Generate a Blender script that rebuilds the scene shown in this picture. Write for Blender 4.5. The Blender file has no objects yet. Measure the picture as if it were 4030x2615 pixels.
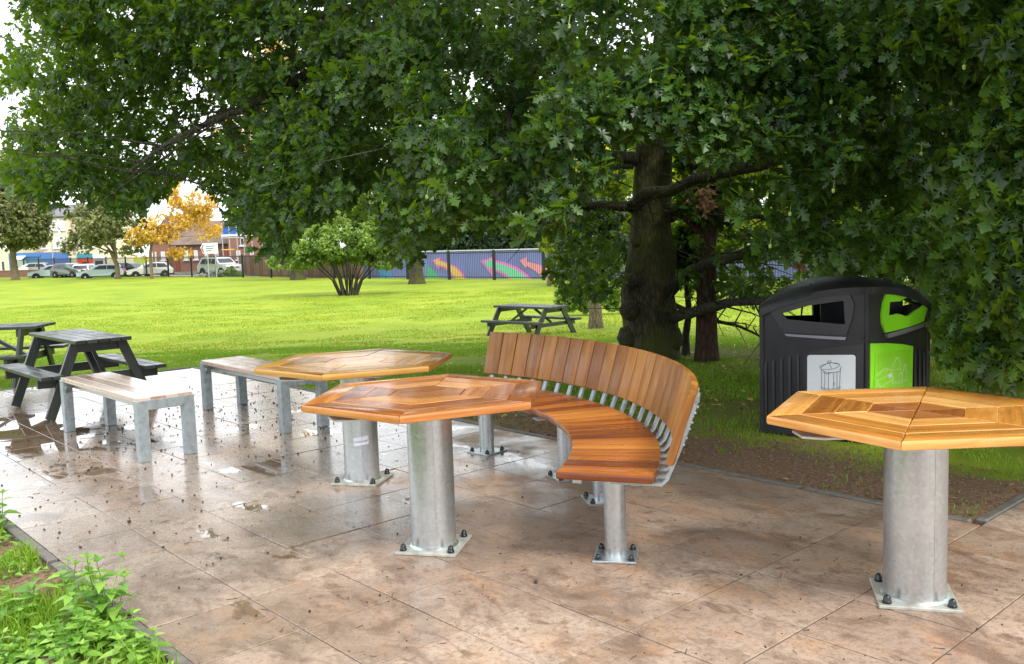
import bpy, bmesh, math, random
import numpy as np
from mathutils import Vector, Matrix
R = math.radians
rnd = random.Random(7)
rng = np.random.default_rng(11)
scene = bpy.context.scene
COL = scene.collection

# ------------------------------------------------------------------ camera
CAMH = 1.48
FPX, PITCH, ROLL = 3612.0, 0.1011, -0.0322
cp, sp = math.cos(PITCH), math.sin(PITCH)
cr, sr = math.cos(ROLL), math.sin(ROLL)
FW = Vector((0, cp, -sp)); _r = Vector((1, 0, 0)); _u = Vector((0, sp, cp))
RT = cr * _r + sr * _u; UP = -sr * _r + cr * _u
CAM = Vector((0, 0, CAMH))
def ray(u, v): return FW + (u - 2015) / FPX * RT - (v - 1307.5) / FPX * UP
def at(u, v, D): return CAM + ray(u, v) * D                 # photo pixel (4030 wide) and distance -> point
def gnd(u, v, z=0.0):
    d = ray(u, v); return CAM + d * ((z - CAMH) / d.z)
def project(P):
    P = np.asarray(P) - np.array(CAM)
    z = P @ np.array(FW)
    return 2015 + FPX * (P @ np.array(RT)) / z, 1307.5 - FPX * (P @ np.array(UP)) / z, z

# ------------------------------------------------------------------ patio grid (a along, b across)
S0 = Vector((-3.5907, 6.4801)); EA = Vector((.3051, -.3393)); EB = Vector((.3162, .2850))
def pab(a, b): return S0 + EA * a + EB * b
LA, LB = EA.length, EB.length
def ab(x, y):
    d = EA.x * EB.y - EA.y * EB.x
    dx, dy = x - S0.x, y - S0.y
    return (dx * EB.y - dy * EB.x) / d, (EA.x * dy - EA.y * dx) / d

# ------------------------------------------------------------------ terrain
_ty = [-40, 9.5, 14, 21, 35, 58, 97, 600]; _tz = [0, 0, -.22, -.70, -1.0, -1.08, -.88, -.88]
FD = Vector((.756, -.655)); FN = Vector((.655, .756)); F0 = Vector((-1.0, 58.0))
def tz(x, y):
    x = np.asarray(x, float); y = np.asarray(y, float)
    z = np.interp(y, _ty, _tz)
    s = (x - F0.x) * FN.x + (y - F0.y) * FN.y
    k = np.clip((s - .4) / 2.5, 0, 1)
    z = z * (1 - k) + (-1.12) * k
    a, b = ab(x, y)
    plot = np.clip((-1.15 - b) / .25, 0, 1) * np.clip((y < 9) * 1.0, 0, 1)
    z = z - .035 * plot + .012 * np.sin(x * 3.1 + 1) * np.sin(y * 2.7) * np.clip((y - 7) / 4, 0.15, 1)
    onp = (a > -8.7) & (a < 30) & (b > -1.02) & ((b < 6.98) | (a > 12.1))
    z = np.where(onp, -.05, z)
    return z
def tzf(x, y): return float(tz(x, y))

# ------------------------------------------------------------------ materials
class NT:
    def __init__(s, name):
        s.m = bpy.data.materials.new(name); s.m.use_nodes = True
        s.nt = s.m.node_tree; s.nt.nodes.clear()
        s.out = s.nt.nodes.new('ShaderNodeOutputMaterial')
    def n(s, t, ins=None, **kw):
        nd = s.nt.nodes.new(t)
        for k, v in kw.items(): setattr(nd, k, v)
        for k, v in (ins or {}).items():
            sk = nd.inputs[k]
            if isinstance(v, bpy.types.NodeSocket): s.nt.links.new(v, sk)
            elif isinstance(v, bpy.types.Node): s.nt.links.new(v.outputs[0], sk)
            else: sk.default_value = v
        return nd
    def noise(s, vec, scale, detail=4, rough=.55, dist=0.0):
        return s.n('ShaderNodeTexNoise', {'Vector': vec, 'Scale': scale, 'Detail': detail, 'Roughness': rough, 'Distortion': dist}).outputs['Fac']
    def ramp(s, fac, stops):
        r = s.n('ShaderNodeValToRGB', {'Fac': fac}); e = r.color_ramp.elements
        while len(e) < len(stops): e.new(.5)
        for i, (p, c) in enumerate(stops):
            e[i].position = p; e[i].color = (c if isinstance(c, (tuple, list)) else (c, c, c)) + ((1,) if not isinstance(c, (tuple, list)) or len(c) == 3 else ())
        return r.outputs['Color']
    def mix(s, fac, a, b, mode='MIX'):
        m = s.n('ShaderNodeMix', data_type='RGBA', blend_type=mode)
        for k, v in ((0, fac), (6, a), (7, b)):
            sk = m.inputs[k]
            if isinstance(v, bpy.types.NodeSocket): s.nt.links.new(v, sk)
            else: sk.default_value = (tuple(v) + (1,)) if isinstance(v, (tuple, list)) and len(v) == 3 else v
        return m.outputs[2]
    def math(s, op, a, b=0.0, c=0.0):
        m = s.n('ShaderNodeMath', operation=op)
        for i, v in enumerate((a, b, c)):
            if isinstance(v, bpy.types.NodeSocket): s.nt.links.new(v, m.inputs[i])
            else: m.inputs[i].default_value = v
        return m.outputs[0]
    def bump(s, h, dist=.01, strength=1.0):
        return s.n('ShaderNodeBump', {'Height': h, 'Distance': dist, 'Strength': strength}).outputs[0]
    def bsdf(s, **k):
        ins = {}
        for kk, v in k.items():
            kk = {'color': 'Base Color', 'rough': 'Roughness', 'metal': 'Metallic', 'normal': 'Normal', 'coat': 'Coat Weight',
                  'coat_rough': 'Coat Roughness', 'spec': 'Specular IOR Level', 'trans': 'Transmission Weight', 'alpha': 'Alpha'}[kk]
            if kk == 'Base Color' and isinstance(v, tuple) and len(v) == 3: v = v + (1,)
            ins[kk] = v
        return s.n('ShaderNodeBsdfPrincipled', ins).outputs[0]
    def end(s, sh):
        s.nt.links.new(sh, s.out.inputs['Surface']); return s.m
def plain(name, col, rough=.6, metal=0.0, var=.15, scale=8.0, spec=.5, coat=0.0, bump=0.0):
    t = NT(name); tc = t.n('ShaderNodeTexCoord').outputs['Object']
    f = t.noise(tc, scale, 5, .6)
    c2 = tuple(max(0, c * (1 - var)) for c in col); c1 = tuple(min(1, c * (1 + var)) for c in col)
    c = t.ramp(f, [(.3, c2), (.7, c1)])
    kw = dict(color=c, rough=rough, metal=metal, spec=spec, coat=coat)
    if bump: kw['normal'] = t.bump(f, bump)
    return t.end(t.bsdf(**kw))

def wood_mat(name, dark, mid, light, rough=.35, coat=.35, gap=1.0, var=1.0):
    t = NT(name)
    bc = t.n('ShaderNodeAttribute', attribute_name='bc').outputs['Vector']
    mp = t.n('ShaderNodeMapping', {'Vector': bc, 'Scale': (1.6, 22, 22)}).outputs[0]
    mp2 = t.n('ShaderNodeMapping', {'Vector': bc, 'Scale': (4, 120, 120)}).outputs[0]
    g = t.noise(mp, 1.0, 6, .6, 1.2); g2 = t.noise(mp2, 1.0, 4, .6)
    isl = t.n('ShaderNodeNewGeometry').outputs['Random Per Island']
    a = t.mix(.25, g, g2)
    fac = t.math('ADD', t.math('MULTIPLY', isl, .36 * var), t.math('MULTIPLY', a, .70))
    col = t.ramp(fac, [(.34, dark), (.52, mid), (.72, light)])
    tc = t.n('ShaderNodeTexCoord').outputs['Object']
    blot = t.noise(tc, 3.0, 4, .6)
    col = t.mix(t.ramp(blot, [(.45, 0.0), (.8, .2)]), col, dark)
    wet = t.noise(tc, 4.0, 5, .65)
    rg = t.ramp(wet, [(.38, rough * .75), (.62, rough * 1.3)])
    nb = t.bump(a, .0015, .5)
    return t.end(t.bsdf(color=col, rough=rg, normal=nb, coat=coat, coat_rough=.12))

M = {}
M['wood_red'] = wood_mat('oiled_hardwood_red', (.16, .040, .007), (.40, .125, .020), (.64, .30, .08), .32, .4)
M['wood_tan'] = wood_mat('oiled_hardwood_tan', (.20, .080, .010), (.41, .195, .030), (.56, .32, .075), .35, .35)
M['wood_pale'] = wood_mat('oiled_hardwood_pale', (.30, .10, .015), (.60, .245, .045), (.80, .45, .15), .28, .5)
M['wood_seat'] = wood_mat('oiled_hardwood_seat', (.14, .030, .004), (.35, .092, .010), (.55, .21, .035), .36, .25)
M['wood_back'] = wood_mat('oiled_hardwood_back', (.19, .064, .007), (.38, .150, .016), (.52, .25, .042), .45, .12, var=.6)
M['wood_dark'] = wood_mat('oiled_hardwood_dark', (.14, .035, .008), (.28, .085, .018), (.40, .15, .04), .3, .5)
M['wood_grey'] = wood_mat('weathered_wood', (.26, .17, .12), (.44, .32, .25), (.56, .44, .37), .30, .5)
M['wood_stain'] = wood_mat('dark_stained_wood', (.012, .017, .014), (.022, .028, .024), (.045, .05, .043), .42, .25)
M['wood_fence'] = wood_mat('brown_fence_wood', (.12, .06, .04), (.2, .11, .07), (.28, .17, .12), .7, 0)

def galv():
    t = NT('galvanised_steel'); tc = t.n('ShaderNodeTexCoord').outputs['Object']
    v = t.n('ShaderNodeTexVoronoi', {'Vector': tc, 'Scale': 70.0}).outputs['Color']
    bw = t.n('ShaderNodeRGBToBW', {'Color': v}).outputs[0]
    n1 = t.noise(tc, 5, 5, .6)
    st = t.noise(t.n('ShaderNodeMapping', {'Vector': tc, 'Scale': (30, 30, 1.2)}).outputs[0], 1.0, 4, .6)
    f = t.math('ADD', t.math('MULTIPLY', bw, .25), t.math('MULTIPLY', t.mix(.5, n1, st), .75))
    col = t.ramp(f, [(.25, (.42, .46, .48)), (.55, (.55, .59, .61)), (.8, (.66, .69, .70))])
    rg = t.ramp(f, [(.2, .24), (.8, .38)])
    return t.end(t.bsdf(color=col, rough=rg, metal=.85, normal=t.bump(f, .0004, .4)))
M['galv'] = galv()
M['galv2'] = plain('dull_galvanised_steel', (.34, .39, .42), .42, .55, .22, 22)
M['plate'] = plain('grimy_steel_plate', (.42, .43, .38), .5, .25, .3, 14, bump=.001)
M['cap'] = plain('black_plastic_cap', (.008, .012, .014), .25, 0, .1)
M['white'] = plain('white_paint', (.8, .8, .8), .45, 0, .05)
M['ply'] = plain('pale_underplate', (.62, .62, .60), .5, .2, .08)
M['binbody'] = plain('black_moulded_plastic', (.020, .021, .026), .46, 0, .45, 5, spec=.5, bump=.0006)
M['bingrey'] = plain('grey_moulded_plastic', (.035, .036, .042), .38, 0, .1)
M['stubber'] = plain('steel_stub_plate', (.33, .33, .40), .3, .5, .05)
M['green'] = plain('lime_green_plastic', (.30, .88, .015), .35, 0, .04, 3)
M['green2'] = plain('lime_green_panel', (.30, .78, .02), .25, 0, .08, 3)
M['signwhite'] = plain('white_sign_panel', (.84, .89, .95), .3, 0, .03)
M['line'] = plain('dark_print', (.12, .16, .24), .5, 0, .05)
M['linelight'] = plain('pale_green_print', (.62, .92, .35), .5, 0, .03)
M['blackmetal'] = plain('black_painted_railing', (.018, .022, .024), .45, .2, .2)
M['rubber'] = plain('tyre_rubber', (.02, .02, .02), .8, 0, .1)
M['tarmac'] = plain('tarmac', (.06, .06, .065), .8, 0, .2, 2)
M['pave_far'] = plain('pale_footway', (.42, .40, .40), .7, 0, .1, 2)
M['kerb'] = plain('concrete_edging', (.15, .135, .12), .6, 0, .3, 18, bump=.002)
M['cream'] = plain('cream_render', (.66, .60, .40), .8, 0, .1, 1)
M['pinkr'] = plain('pink_brick', (.48, .30, .27), .85, 0, .15, 3)
M['slate'] = plain('slate_roof', (.14, .13, .14), .7, 0, .25, 1.5)
M['tile'] = plain('brown_tile_roof', (.17, .115, .09), .8, 0, .3, 1.2)
M['glassd'] = plain('window_glass', (.05, .06, .07), .1, 0, .2, .7)
M['curtain'] = plain('bright_window', (.55, .58, .60), .15, 0, .15, .8)
M['door'] = plain('red_brown_door', (.22, .05, .035), .5, 0, .1)
M['shopblue'] = plain('blue_shopfront', (.05, .16, .42), .5, 0, .1)
M['shopviolet'] = plain('violet_blue_canopy', (.10, .16, .70), .5, 0, .1)
M['shopred'] = plain('red_shopfront', (.75, .07, .02), .5, 0, .1)
M['shopmag'] = plain('magenta_fascia', (.42, .06, .14), .5, 0, .1)
M['teal'] = plain('teal_fascia', (.05, .25, .32), .5, 0, .1)
M['bluesheet'] = plain('blue_sheet', (.03, .12, .50), .5, 0, .15, 2)
M['yellow'] = plain('yellow_paint', (.70, .42, .05), .5, 0, .1)
M['mural'] = plain('blue_grey_hoarding', (.21, .24, .55), .6, 0, .12, .8)
M['m_pink'] = plain('pink_paint', (.90, .22, .68), .6, 0, .05)
M['m_rose'] = plain('rose_paint', (.85, .22, .50), .6, 0, .05)
M['m_salmon'] = plain('salmon_paint', (.90, .34, .42), .6, 0, .1)
M['m_yellow'] = plain('ochre_paint', (.80, .58, .16), .6, 0, .05)
M['m_mint'] = plain('mint_paint', (.22, .68, .45), .6, 0, .05)
M['m_green'] = plain('green_paint', (.10, .45, .24), .6, 0, .05)
M['m_blue'] = plain('sky_blue_paint', (.12, .36, .75), .6, 0, .1)
M['m_lilac'] = plain('lilac_paint', (.50, .52, .72), .6, 0, .1)
M['paper'] = plain('paper_label', (.75, .76, .84), .6, 0, .02)
M['ink'] = plain('blue_ink', (.10, .10, .38), .6, 0, .02)
M['stone'] = plain('rubble', (.28, .28, .24), .9, 0, .3, 6)
M['deadleaf'] = plain('dead_leaves', (.42, .24, .14), .8, 0, .3, 20)
def brick():
    t = NT('red_brick'); tc = t.n('ShaderNodeTexCoord').outputs['Object']
    mp = t.n('ShaderNodeMapping', {'Vector': tc, 'Rotation': (R(90), 0, 0)}).outputs[0]
    b = t.n('ShaderNodeTexBrick', {'Vector': mp, 'Scale': 4.0, 'Color1': (.30, .12, .08, 1), 'Color2': (.21, .09, .06, 1), 'Mortar': (.30, .22, .18, 1), 'Mortar Size': .012})
    n = t.noise(tc, .8, 4)
    c = t.mix(t.ramp(n, [(.35, 0.), (.7, .5)]), b.outputs['Color'], (.24, .15, .10))
    return t.end(t.bsdf(color=c, rough=.85))
M['brick'] = brick()
def carpaint(name, c): return plain(name, c, .25, .15, .03, 2, coat=.6)
M['c_silver'] = carpaint('silver_car_paint', (.80, .84, .88)); M['c_white'] = carpaint('white_car_paint', (.8, .82, .85))
M['c_navy'] = carpaint('navy_car_paint', (.02, .035, .06)); M['c_grey'] = carpaint('grey_car_paint', (.12, .14, .15)); M['c_pale'] = carpaint('pale_blue_car_paint', (.55, .65, .75))
M['lampred'] = plain('red_lamp', (.6, .03, .03), .2); M['lampclear'] = plain('clear_lamp', (.7, .7, .72), .1)

def bark_mat(name, c1, c2, moss=0.0):
    t = NT(name); tc = t.n('ShaderNodeTexCoord').outputs['Object']
    mp = t.n('ShaderNodeMapping', {'Vector': tc, 'Scale': (1, 1, .22)}).outputs[0]
    v = t.n('ShaderNodeTexVoronoi', {'Vector': mp, 'Scale': 26.0}, feature='DISTANCE_TO_EDGE').outputs['Distance']
    n = t.noise(mp, 16, 6, .65, 1.0)
    f = t.math('ADD', t.math('MULTIPLY', t.ramp(v, [(0., 0.), (.25, 1.)]), .5), t.math('MULTIPLY', n, .6))
    col = t.ramp(f, [(.25, c1), (.8, c2)])
    if moss:
        col = t.mix(t.ramp(t.noise(tc, 1.6, 5, .6), [(.42, 0.), (.6, moss)]), col, (.075, .085, .012))
    return t.end(t.bsdf(color=col, rough=.9, normal=t.bump(f, .02, .9)))
M['bark'] = bark_mat('oak_bark', (.012, .010, .006), (.075, .062, .036), .8)
M['bark2'] = bark_mat('branch_bark', (.012, .011, .009), (.055, .048, .036), .3)
M['bark3'] = bark_mat('red_brown_bark', (.018, .009, .006), (.07, .032, .02), .15)
M['bark4'] = bark_mat('pale_bark', (.08, .06, .035), (.26, .20, .13), .4)

def leaf_mat(name, c1, c2, c3, transl=.35, rough=.42, tcol=None, scale=.8, spec=.35):
    t = NT(name); g = t.n('ShaderNodeNewGeometry')
    isl = g.outputs['Random Per Island']; tc = t.n('ShaderNodeTexCoord').outputs['Object']
    n = t.noise(tc, scale, 3, .5)
    f = t.math('ADD', t.math('MULTIPLY', isl, .5), t.math('MULTIPLY', n, .5))
    col = t.ramp(f, [(.25, c1), (.5, c2), (.8, c3)])
    b = t.bsdf(color=col, rough=rough, spec=spec)
    tl = t.n('ShaderNodeBsdfTranslucent', {'Color': t.mix(.75, col, tcol or c3)}).outputs[0]
    return t.end(t.n('ShaderNodeMixShader', {0: transl, 1: b, 2: tl}).outputs[0])
M['oakleaf'] = leaf_mat('oak_leaves', (.007, .025, .004), (.018, .060, .009), (.082, .175, .034), .38, .38, (.28, .46, .006), 1.1, .46)
M['haz'] = leaf_mat('hazel_leaves', (.07, .14, .025), (.17, .28, .05), (.38, .50, .15), .4, .45, (.40, .55, .05))
M['yellowleaf'] = leaf_mat('golden_leaves', (.40, .28, .05), (.72, .48, .07), (.90, .68, .20), .4, .5, (.8, .5, .03))
M['olive'] = leaf_mat('olive_leaves', (.07, .10, .035), (.17, .20, .07), (.36, .34, .13), .3, .5, (.25, .28, .06))
M['lime'] = leaf_mat('lime_leaves', (.12, .20, .012), (.28, .38, .02), (.55, .60, .04), .45, .5, (.6, .65, .02), .3)
M['dkgreen'] = leaf_mat('dark_leaves', (.02, .045, .018), (.04, .08, .03), (.07, .12, .04), .25, .5)
M['weed'] = leaf_mat('weed_leaves', (.12, .27, .035), (.22, .42, .06), (.40, .60, .12), .35, .4, (.35, .6, .05), 4)
M['grassblade'] = leaf_mat('grass_blades', (.08, .20, .012), (.16, .34, .02), (.36, .50, .05), .35, .5, (.35, .5, .03), 1.2)
M['farblade'] = leaf_mat('far_grass_blades', (.14, .26, .014), (.26, .38, .02), (.42, .46, .05), .3, .5, None, .6)
M['grassshade'] = leaf_mat('verge_grass', (.07, .12, .015), (.13, .22, .025), (.24, .30, .06), .3, .5, None, 1.2)

def ground_mat():
    t = NT('lawn_and_soil'); tc = t.n('ShaderNodeTexCoord').outputs['Object']
    n1 = t.noise(tc, .35, 5, .6); n2 = t.noise(tc, 3.5, 5, .6); n3 = t.noise(tc, 38, 4, .7); n4 = t.noise(tc, 160, 3, .7)
    f = t.math('ADD', t.math('MULTIPLY', n1, .45), t.math('ADD', t.math('MULTIPLY', n2, .25), t.math('MULTIPLY', n3, .30)))
    grass = t.ramp(f, [(.36, (.13, .21, .010)), (.48, (.25, .34, .018)), (.58, (.35, .40, .032)), (.68, (.38, .32, .06))])
    grass = t.mix(t.ramp(n4, [(.35, .5), (.6, 0.)]), grass, (.09, .16, .01))
    # far under-tree bare patches
    xyz = t.n('ShaderNodeSeparateXYZ', {'Vector': tc})
    soil = t.ramp(t.math('ADD', t.math('MULTIPLY', n3, .6), t.math('MULTIPLY', n4, .4)), [(.34, (.07, .042, .026)), (.50, (.21, .13, .08)), (.66, (.42, .29, .19))])
    eb = EB.normalized()
    bb = t.n('ShaderNodeVectorMath', {0: tc, 1: (eb.x, eb.y, 0)}, operation='DOT_PRODUCT').outputs['Value']
    bb = t.math('SUBTRACT', bb, S0.dot(eb))          # metres across the patio direction
    wob = t.math('MULTIPLY', t.math('SUBTRACT', t.noise(tc, 1.3, 5, .7), .5), 1.6)
    ea = EA.normalized()
    aa = t.n('ShaderNodeVectorMath', {0: tc, 1: (ea.x, ea.y, 0)}, operation='DOT_PRODUCT').outputs['Value']
    aa = t.math('SUBTRACT', aa, S0.dot(ea))
    q = t.math('ADD', bb, wob)
    # bed beside the paving on its far side
    bed = t.math('MULTIPLY', t.ramp(t.math('MULTIPLY', t.math('SUBTRACT', q, 2.6), 1.0), [(0., 0.), (.1, 1.)]), t.ramp(t.math('SUBTRACT', 4.0, q), [(0., 0.), (.25, 1.)]))
    bed = t.math('MULTIPLY', bed, t.ramp(t.math('ADD', t.math('MULTIPLY', aa, .2), .15), [(0., .0), (.6, 1.)]))
    plot = t.ramp(t.math('SUBTRACT', t.math('SUBTRACT', 0.0, q), .1), [(0., 0.), (.3, 1.)])
    plot = t.math('MULTIPLY', plot, t.ramp(t.math('MULTIPLY', xyz.outputs['Y'], .1), [(.55, 1.), (.7, 0.)]))
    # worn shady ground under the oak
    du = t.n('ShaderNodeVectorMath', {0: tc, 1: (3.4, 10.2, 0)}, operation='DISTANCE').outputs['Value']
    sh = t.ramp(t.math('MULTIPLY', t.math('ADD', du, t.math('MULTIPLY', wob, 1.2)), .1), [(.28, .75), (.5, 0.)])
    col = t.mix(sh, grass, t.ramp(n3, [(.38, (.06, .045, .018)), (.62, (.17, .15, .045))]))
    col = t.mix(t.math('MAXIMUM', bed, plot), col, soil)
    h = t.math('ADD', t.math('MULTIPLY', n3, .6), t.math('MULTIPLY', n4, .4))
    return t.end(t.bsdf(color=col, rough=.9, spec=.2, normal=t.bump(h, .03, .8)))
M['ground'] = ground_mat()

def paving_mat():
    t = NT('wet_stone_paving'); tc = t.n('ShaderNodeTexCoord').outputs['Object']
    g = t.n('ShaderNodeNewGeometry'); isl = g.outputs['Random Per Island']
    xyz = t.n('ShaderNodeSeparateXYZ', {'Vector': tc})
    ea = EA.normalized(); ang = math.atan2(EA.y, EA.x)
    mp = t.n('ShaderNodeMapping', {'Vector': tc, 'Rotation': (0, 0, -ang)}).outputs[0]
    st = t.n('ShaderNodeMapping', {'Vector': mp, 'Scale': (1.0, 1.6, 1)}).outputs[0]
    n0 = t.noise(tc, .8, 4, .6); n1 = t.noise(st, 2.2, 6, .68, .8); n2 = t.noise(tc, 45, 4, .7); n3 = t.noise(tc, 220, 2, .7)
    base = t.ramp(t.math('ADD', t.math('MULTIPLY', isl, .15), t.math('ADD', t.math('MULTIPLY', n1, .75), .09)), [(.36, (.27, .18, .125)), (.50, (.44, .315, .235)), (.66, (.60, .46, .36))])
    stain = t.ramp(t.math('ADD', t.math('MULTIPLY', n1, .7), t.math('MULTIPLY', n0, .35)), [(.50, 0.), (.62, .85)])
    base = t.mix(stain, base, (.125, .065, .036))
    sm = t.noise(t.n('ShaderNodeMapping', {'Vector': mp, 'Scale': (1.6, 3.2, 1)}).outputs[0], 3.1, 5, .7, .6)
    base = t.mix(t.ramp(sm, [(.55, 0.), (.66, .8)]), base, (.13, .062, .035))
    bl = t.noise(mp, 9.0, 5, .7)
    base = t.mix(t.ramp(bl, [(.53, 0.), (.64, .65)]), base, (.15, .08, .05))
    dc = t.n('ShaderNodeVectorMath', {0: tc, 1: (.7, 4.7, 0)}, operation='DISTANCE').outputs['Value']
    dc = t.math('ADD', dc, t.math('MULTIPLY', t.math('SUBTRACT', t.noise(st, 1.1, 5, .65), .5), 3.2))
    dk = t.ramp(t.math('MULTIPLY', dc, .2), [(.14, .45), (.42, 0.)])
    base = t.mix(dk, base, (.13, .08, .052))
    pale = t.noise(t.n('ShaderNodeMapping', {'Vector': mp, 'Scale': (1.0, 2.0, 1), 'Location': (9, 4, 0)}).outputs[0], 2.3, 5, .7, .4)
    base = t.mix(t.ramp(pale, [(.60, 0.), (.75, .5)]), base, (.58, .48, .40))
    rust = t.ramp(t.noise(st, 2.6, 5, .65, .5), [(.52, 0.), (.72, .5)])
    base = t.mix(rust, base, (.46, .22, .08))
    base = t.mix(t.ramp(n2, [(.35, .75), (.50, 0.)]), base, (.16, .12, .09))
    base = t.mix(t.ramp(n3, [(.55, 0.), (.70, .45)]), base, (.6, .5, .4))
    # dampness: wetter towards the left and the far side
    wx = t.math('ADD', t.math('MULTIPLY', xyz.outputs['X'], -.22), t.math('MULTIPLY', xyz.outputs['Y'], .06))
    w = t.math('ADD', t.math('ADD', wx, .08), t.math('MULTIPLY', t.math('SUBTRACT', n0, .5), 1.6))
    w = t.math('ADD', w, t.math('MULTIPLY', t.math('SUBTRACT', t.noise(tc, 2.6, 4, .6), .5), 1.0))
    damp = t.ramp(w, [(.25, 0.), (.62, 1.)])
    # standing water
    dd = t.n('ShaderNodeVectorMath', {0: tc, 1: (-4.35, 7.35, 0)}, operation='DISTANCE').outputs['Value']
    dd = t.math('ADD', dd, t.math('MULTIPLY', t.math('SUBTRACT', t.noise(tc, 1.6, 5, .65), .5), 2.4))
    pud = t.ramp(t.math('MULTIPLY', dd, .25), [(.24, 1.), (.30, 0.)])
    pn = t.noise(t.n('ShaderNodeMapping', {'Vector': mp, 'Scale': (1.2, 2.0, 1), 'Location': (3.1, 1.7, 0)}).outputs[0], 1.15, 4, .6)
    pud2 = t.math('MULTIPLY', t.ramp(pn, [(.585, 0.), (.62, 1.)]), t.ramp(wx, [(.18, 0.), (.45, 1.)]))
    pud = t.math('MAXIMUM', pud, pud2)
    col = t.mix(t.math('MULTIPLY', damp, .30), base, (.16, .115, .08))
    col = t.mix(t.math('MULTIPLY', pud, .55), col, (.12, .075, .04))
    rg = t.mix(damp, (.60, .60, .60), (.22, .22, .22)); rg = t.mix(t.ramp(n2, [(.4, 0.), (.6, .25)]), rg, (.5, .5, .5))
    rg = t.mix(pud, rg, (.02, .02, .02))
    hgt = t.math('MULTIPLY', t.math('ADD', t.math('MULTIPLY', n2, .7), t.math('MULTIPLY', n3, .5)), t.math('SUBTRACT', 1.0, pud))
    coat = t.math('MULTIPLY', damp, .9)
    return t.end(t.bsdf(color=col, rough=rg, normal=t.bump(hgt, .0035, .8), coat=coat, coat_rough=t.math('SUBTRACT', .17, t.math('MULTIPLY', pud, .15)), spec=.5))
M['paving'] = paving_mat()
M['joint'] = plain('sandy_joint', (.07, .048, .034), .9, 0, .35, 60, bump=.004)

# ------------------------------------------------------------------ tags
def tag(o, label=None, cat=None, group=None, kind=None):
    if label: o['label'] = label
    if cat: o['category'] = cat
    if group: o['group'] = group
    if kind: o['kind'] = kind
    return o
def thing(name, loc, label, cat, rz=0.0, group=None):
    o = bpy.data.objects.new(name, None); COL.objects.link(o)
    o.location = loc; o.rotation_euler = (0, 0, rz); o.empty_display_size = .2
    return tag(o, label, cat, group)
def copy_tree(o, parent=None):
    c = o.copy(); COL.objects.link(c)
    if parent is not None: c.parent = parent
    for ch in list(o.children): copy_tree(ch, c)
    return c

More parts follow.
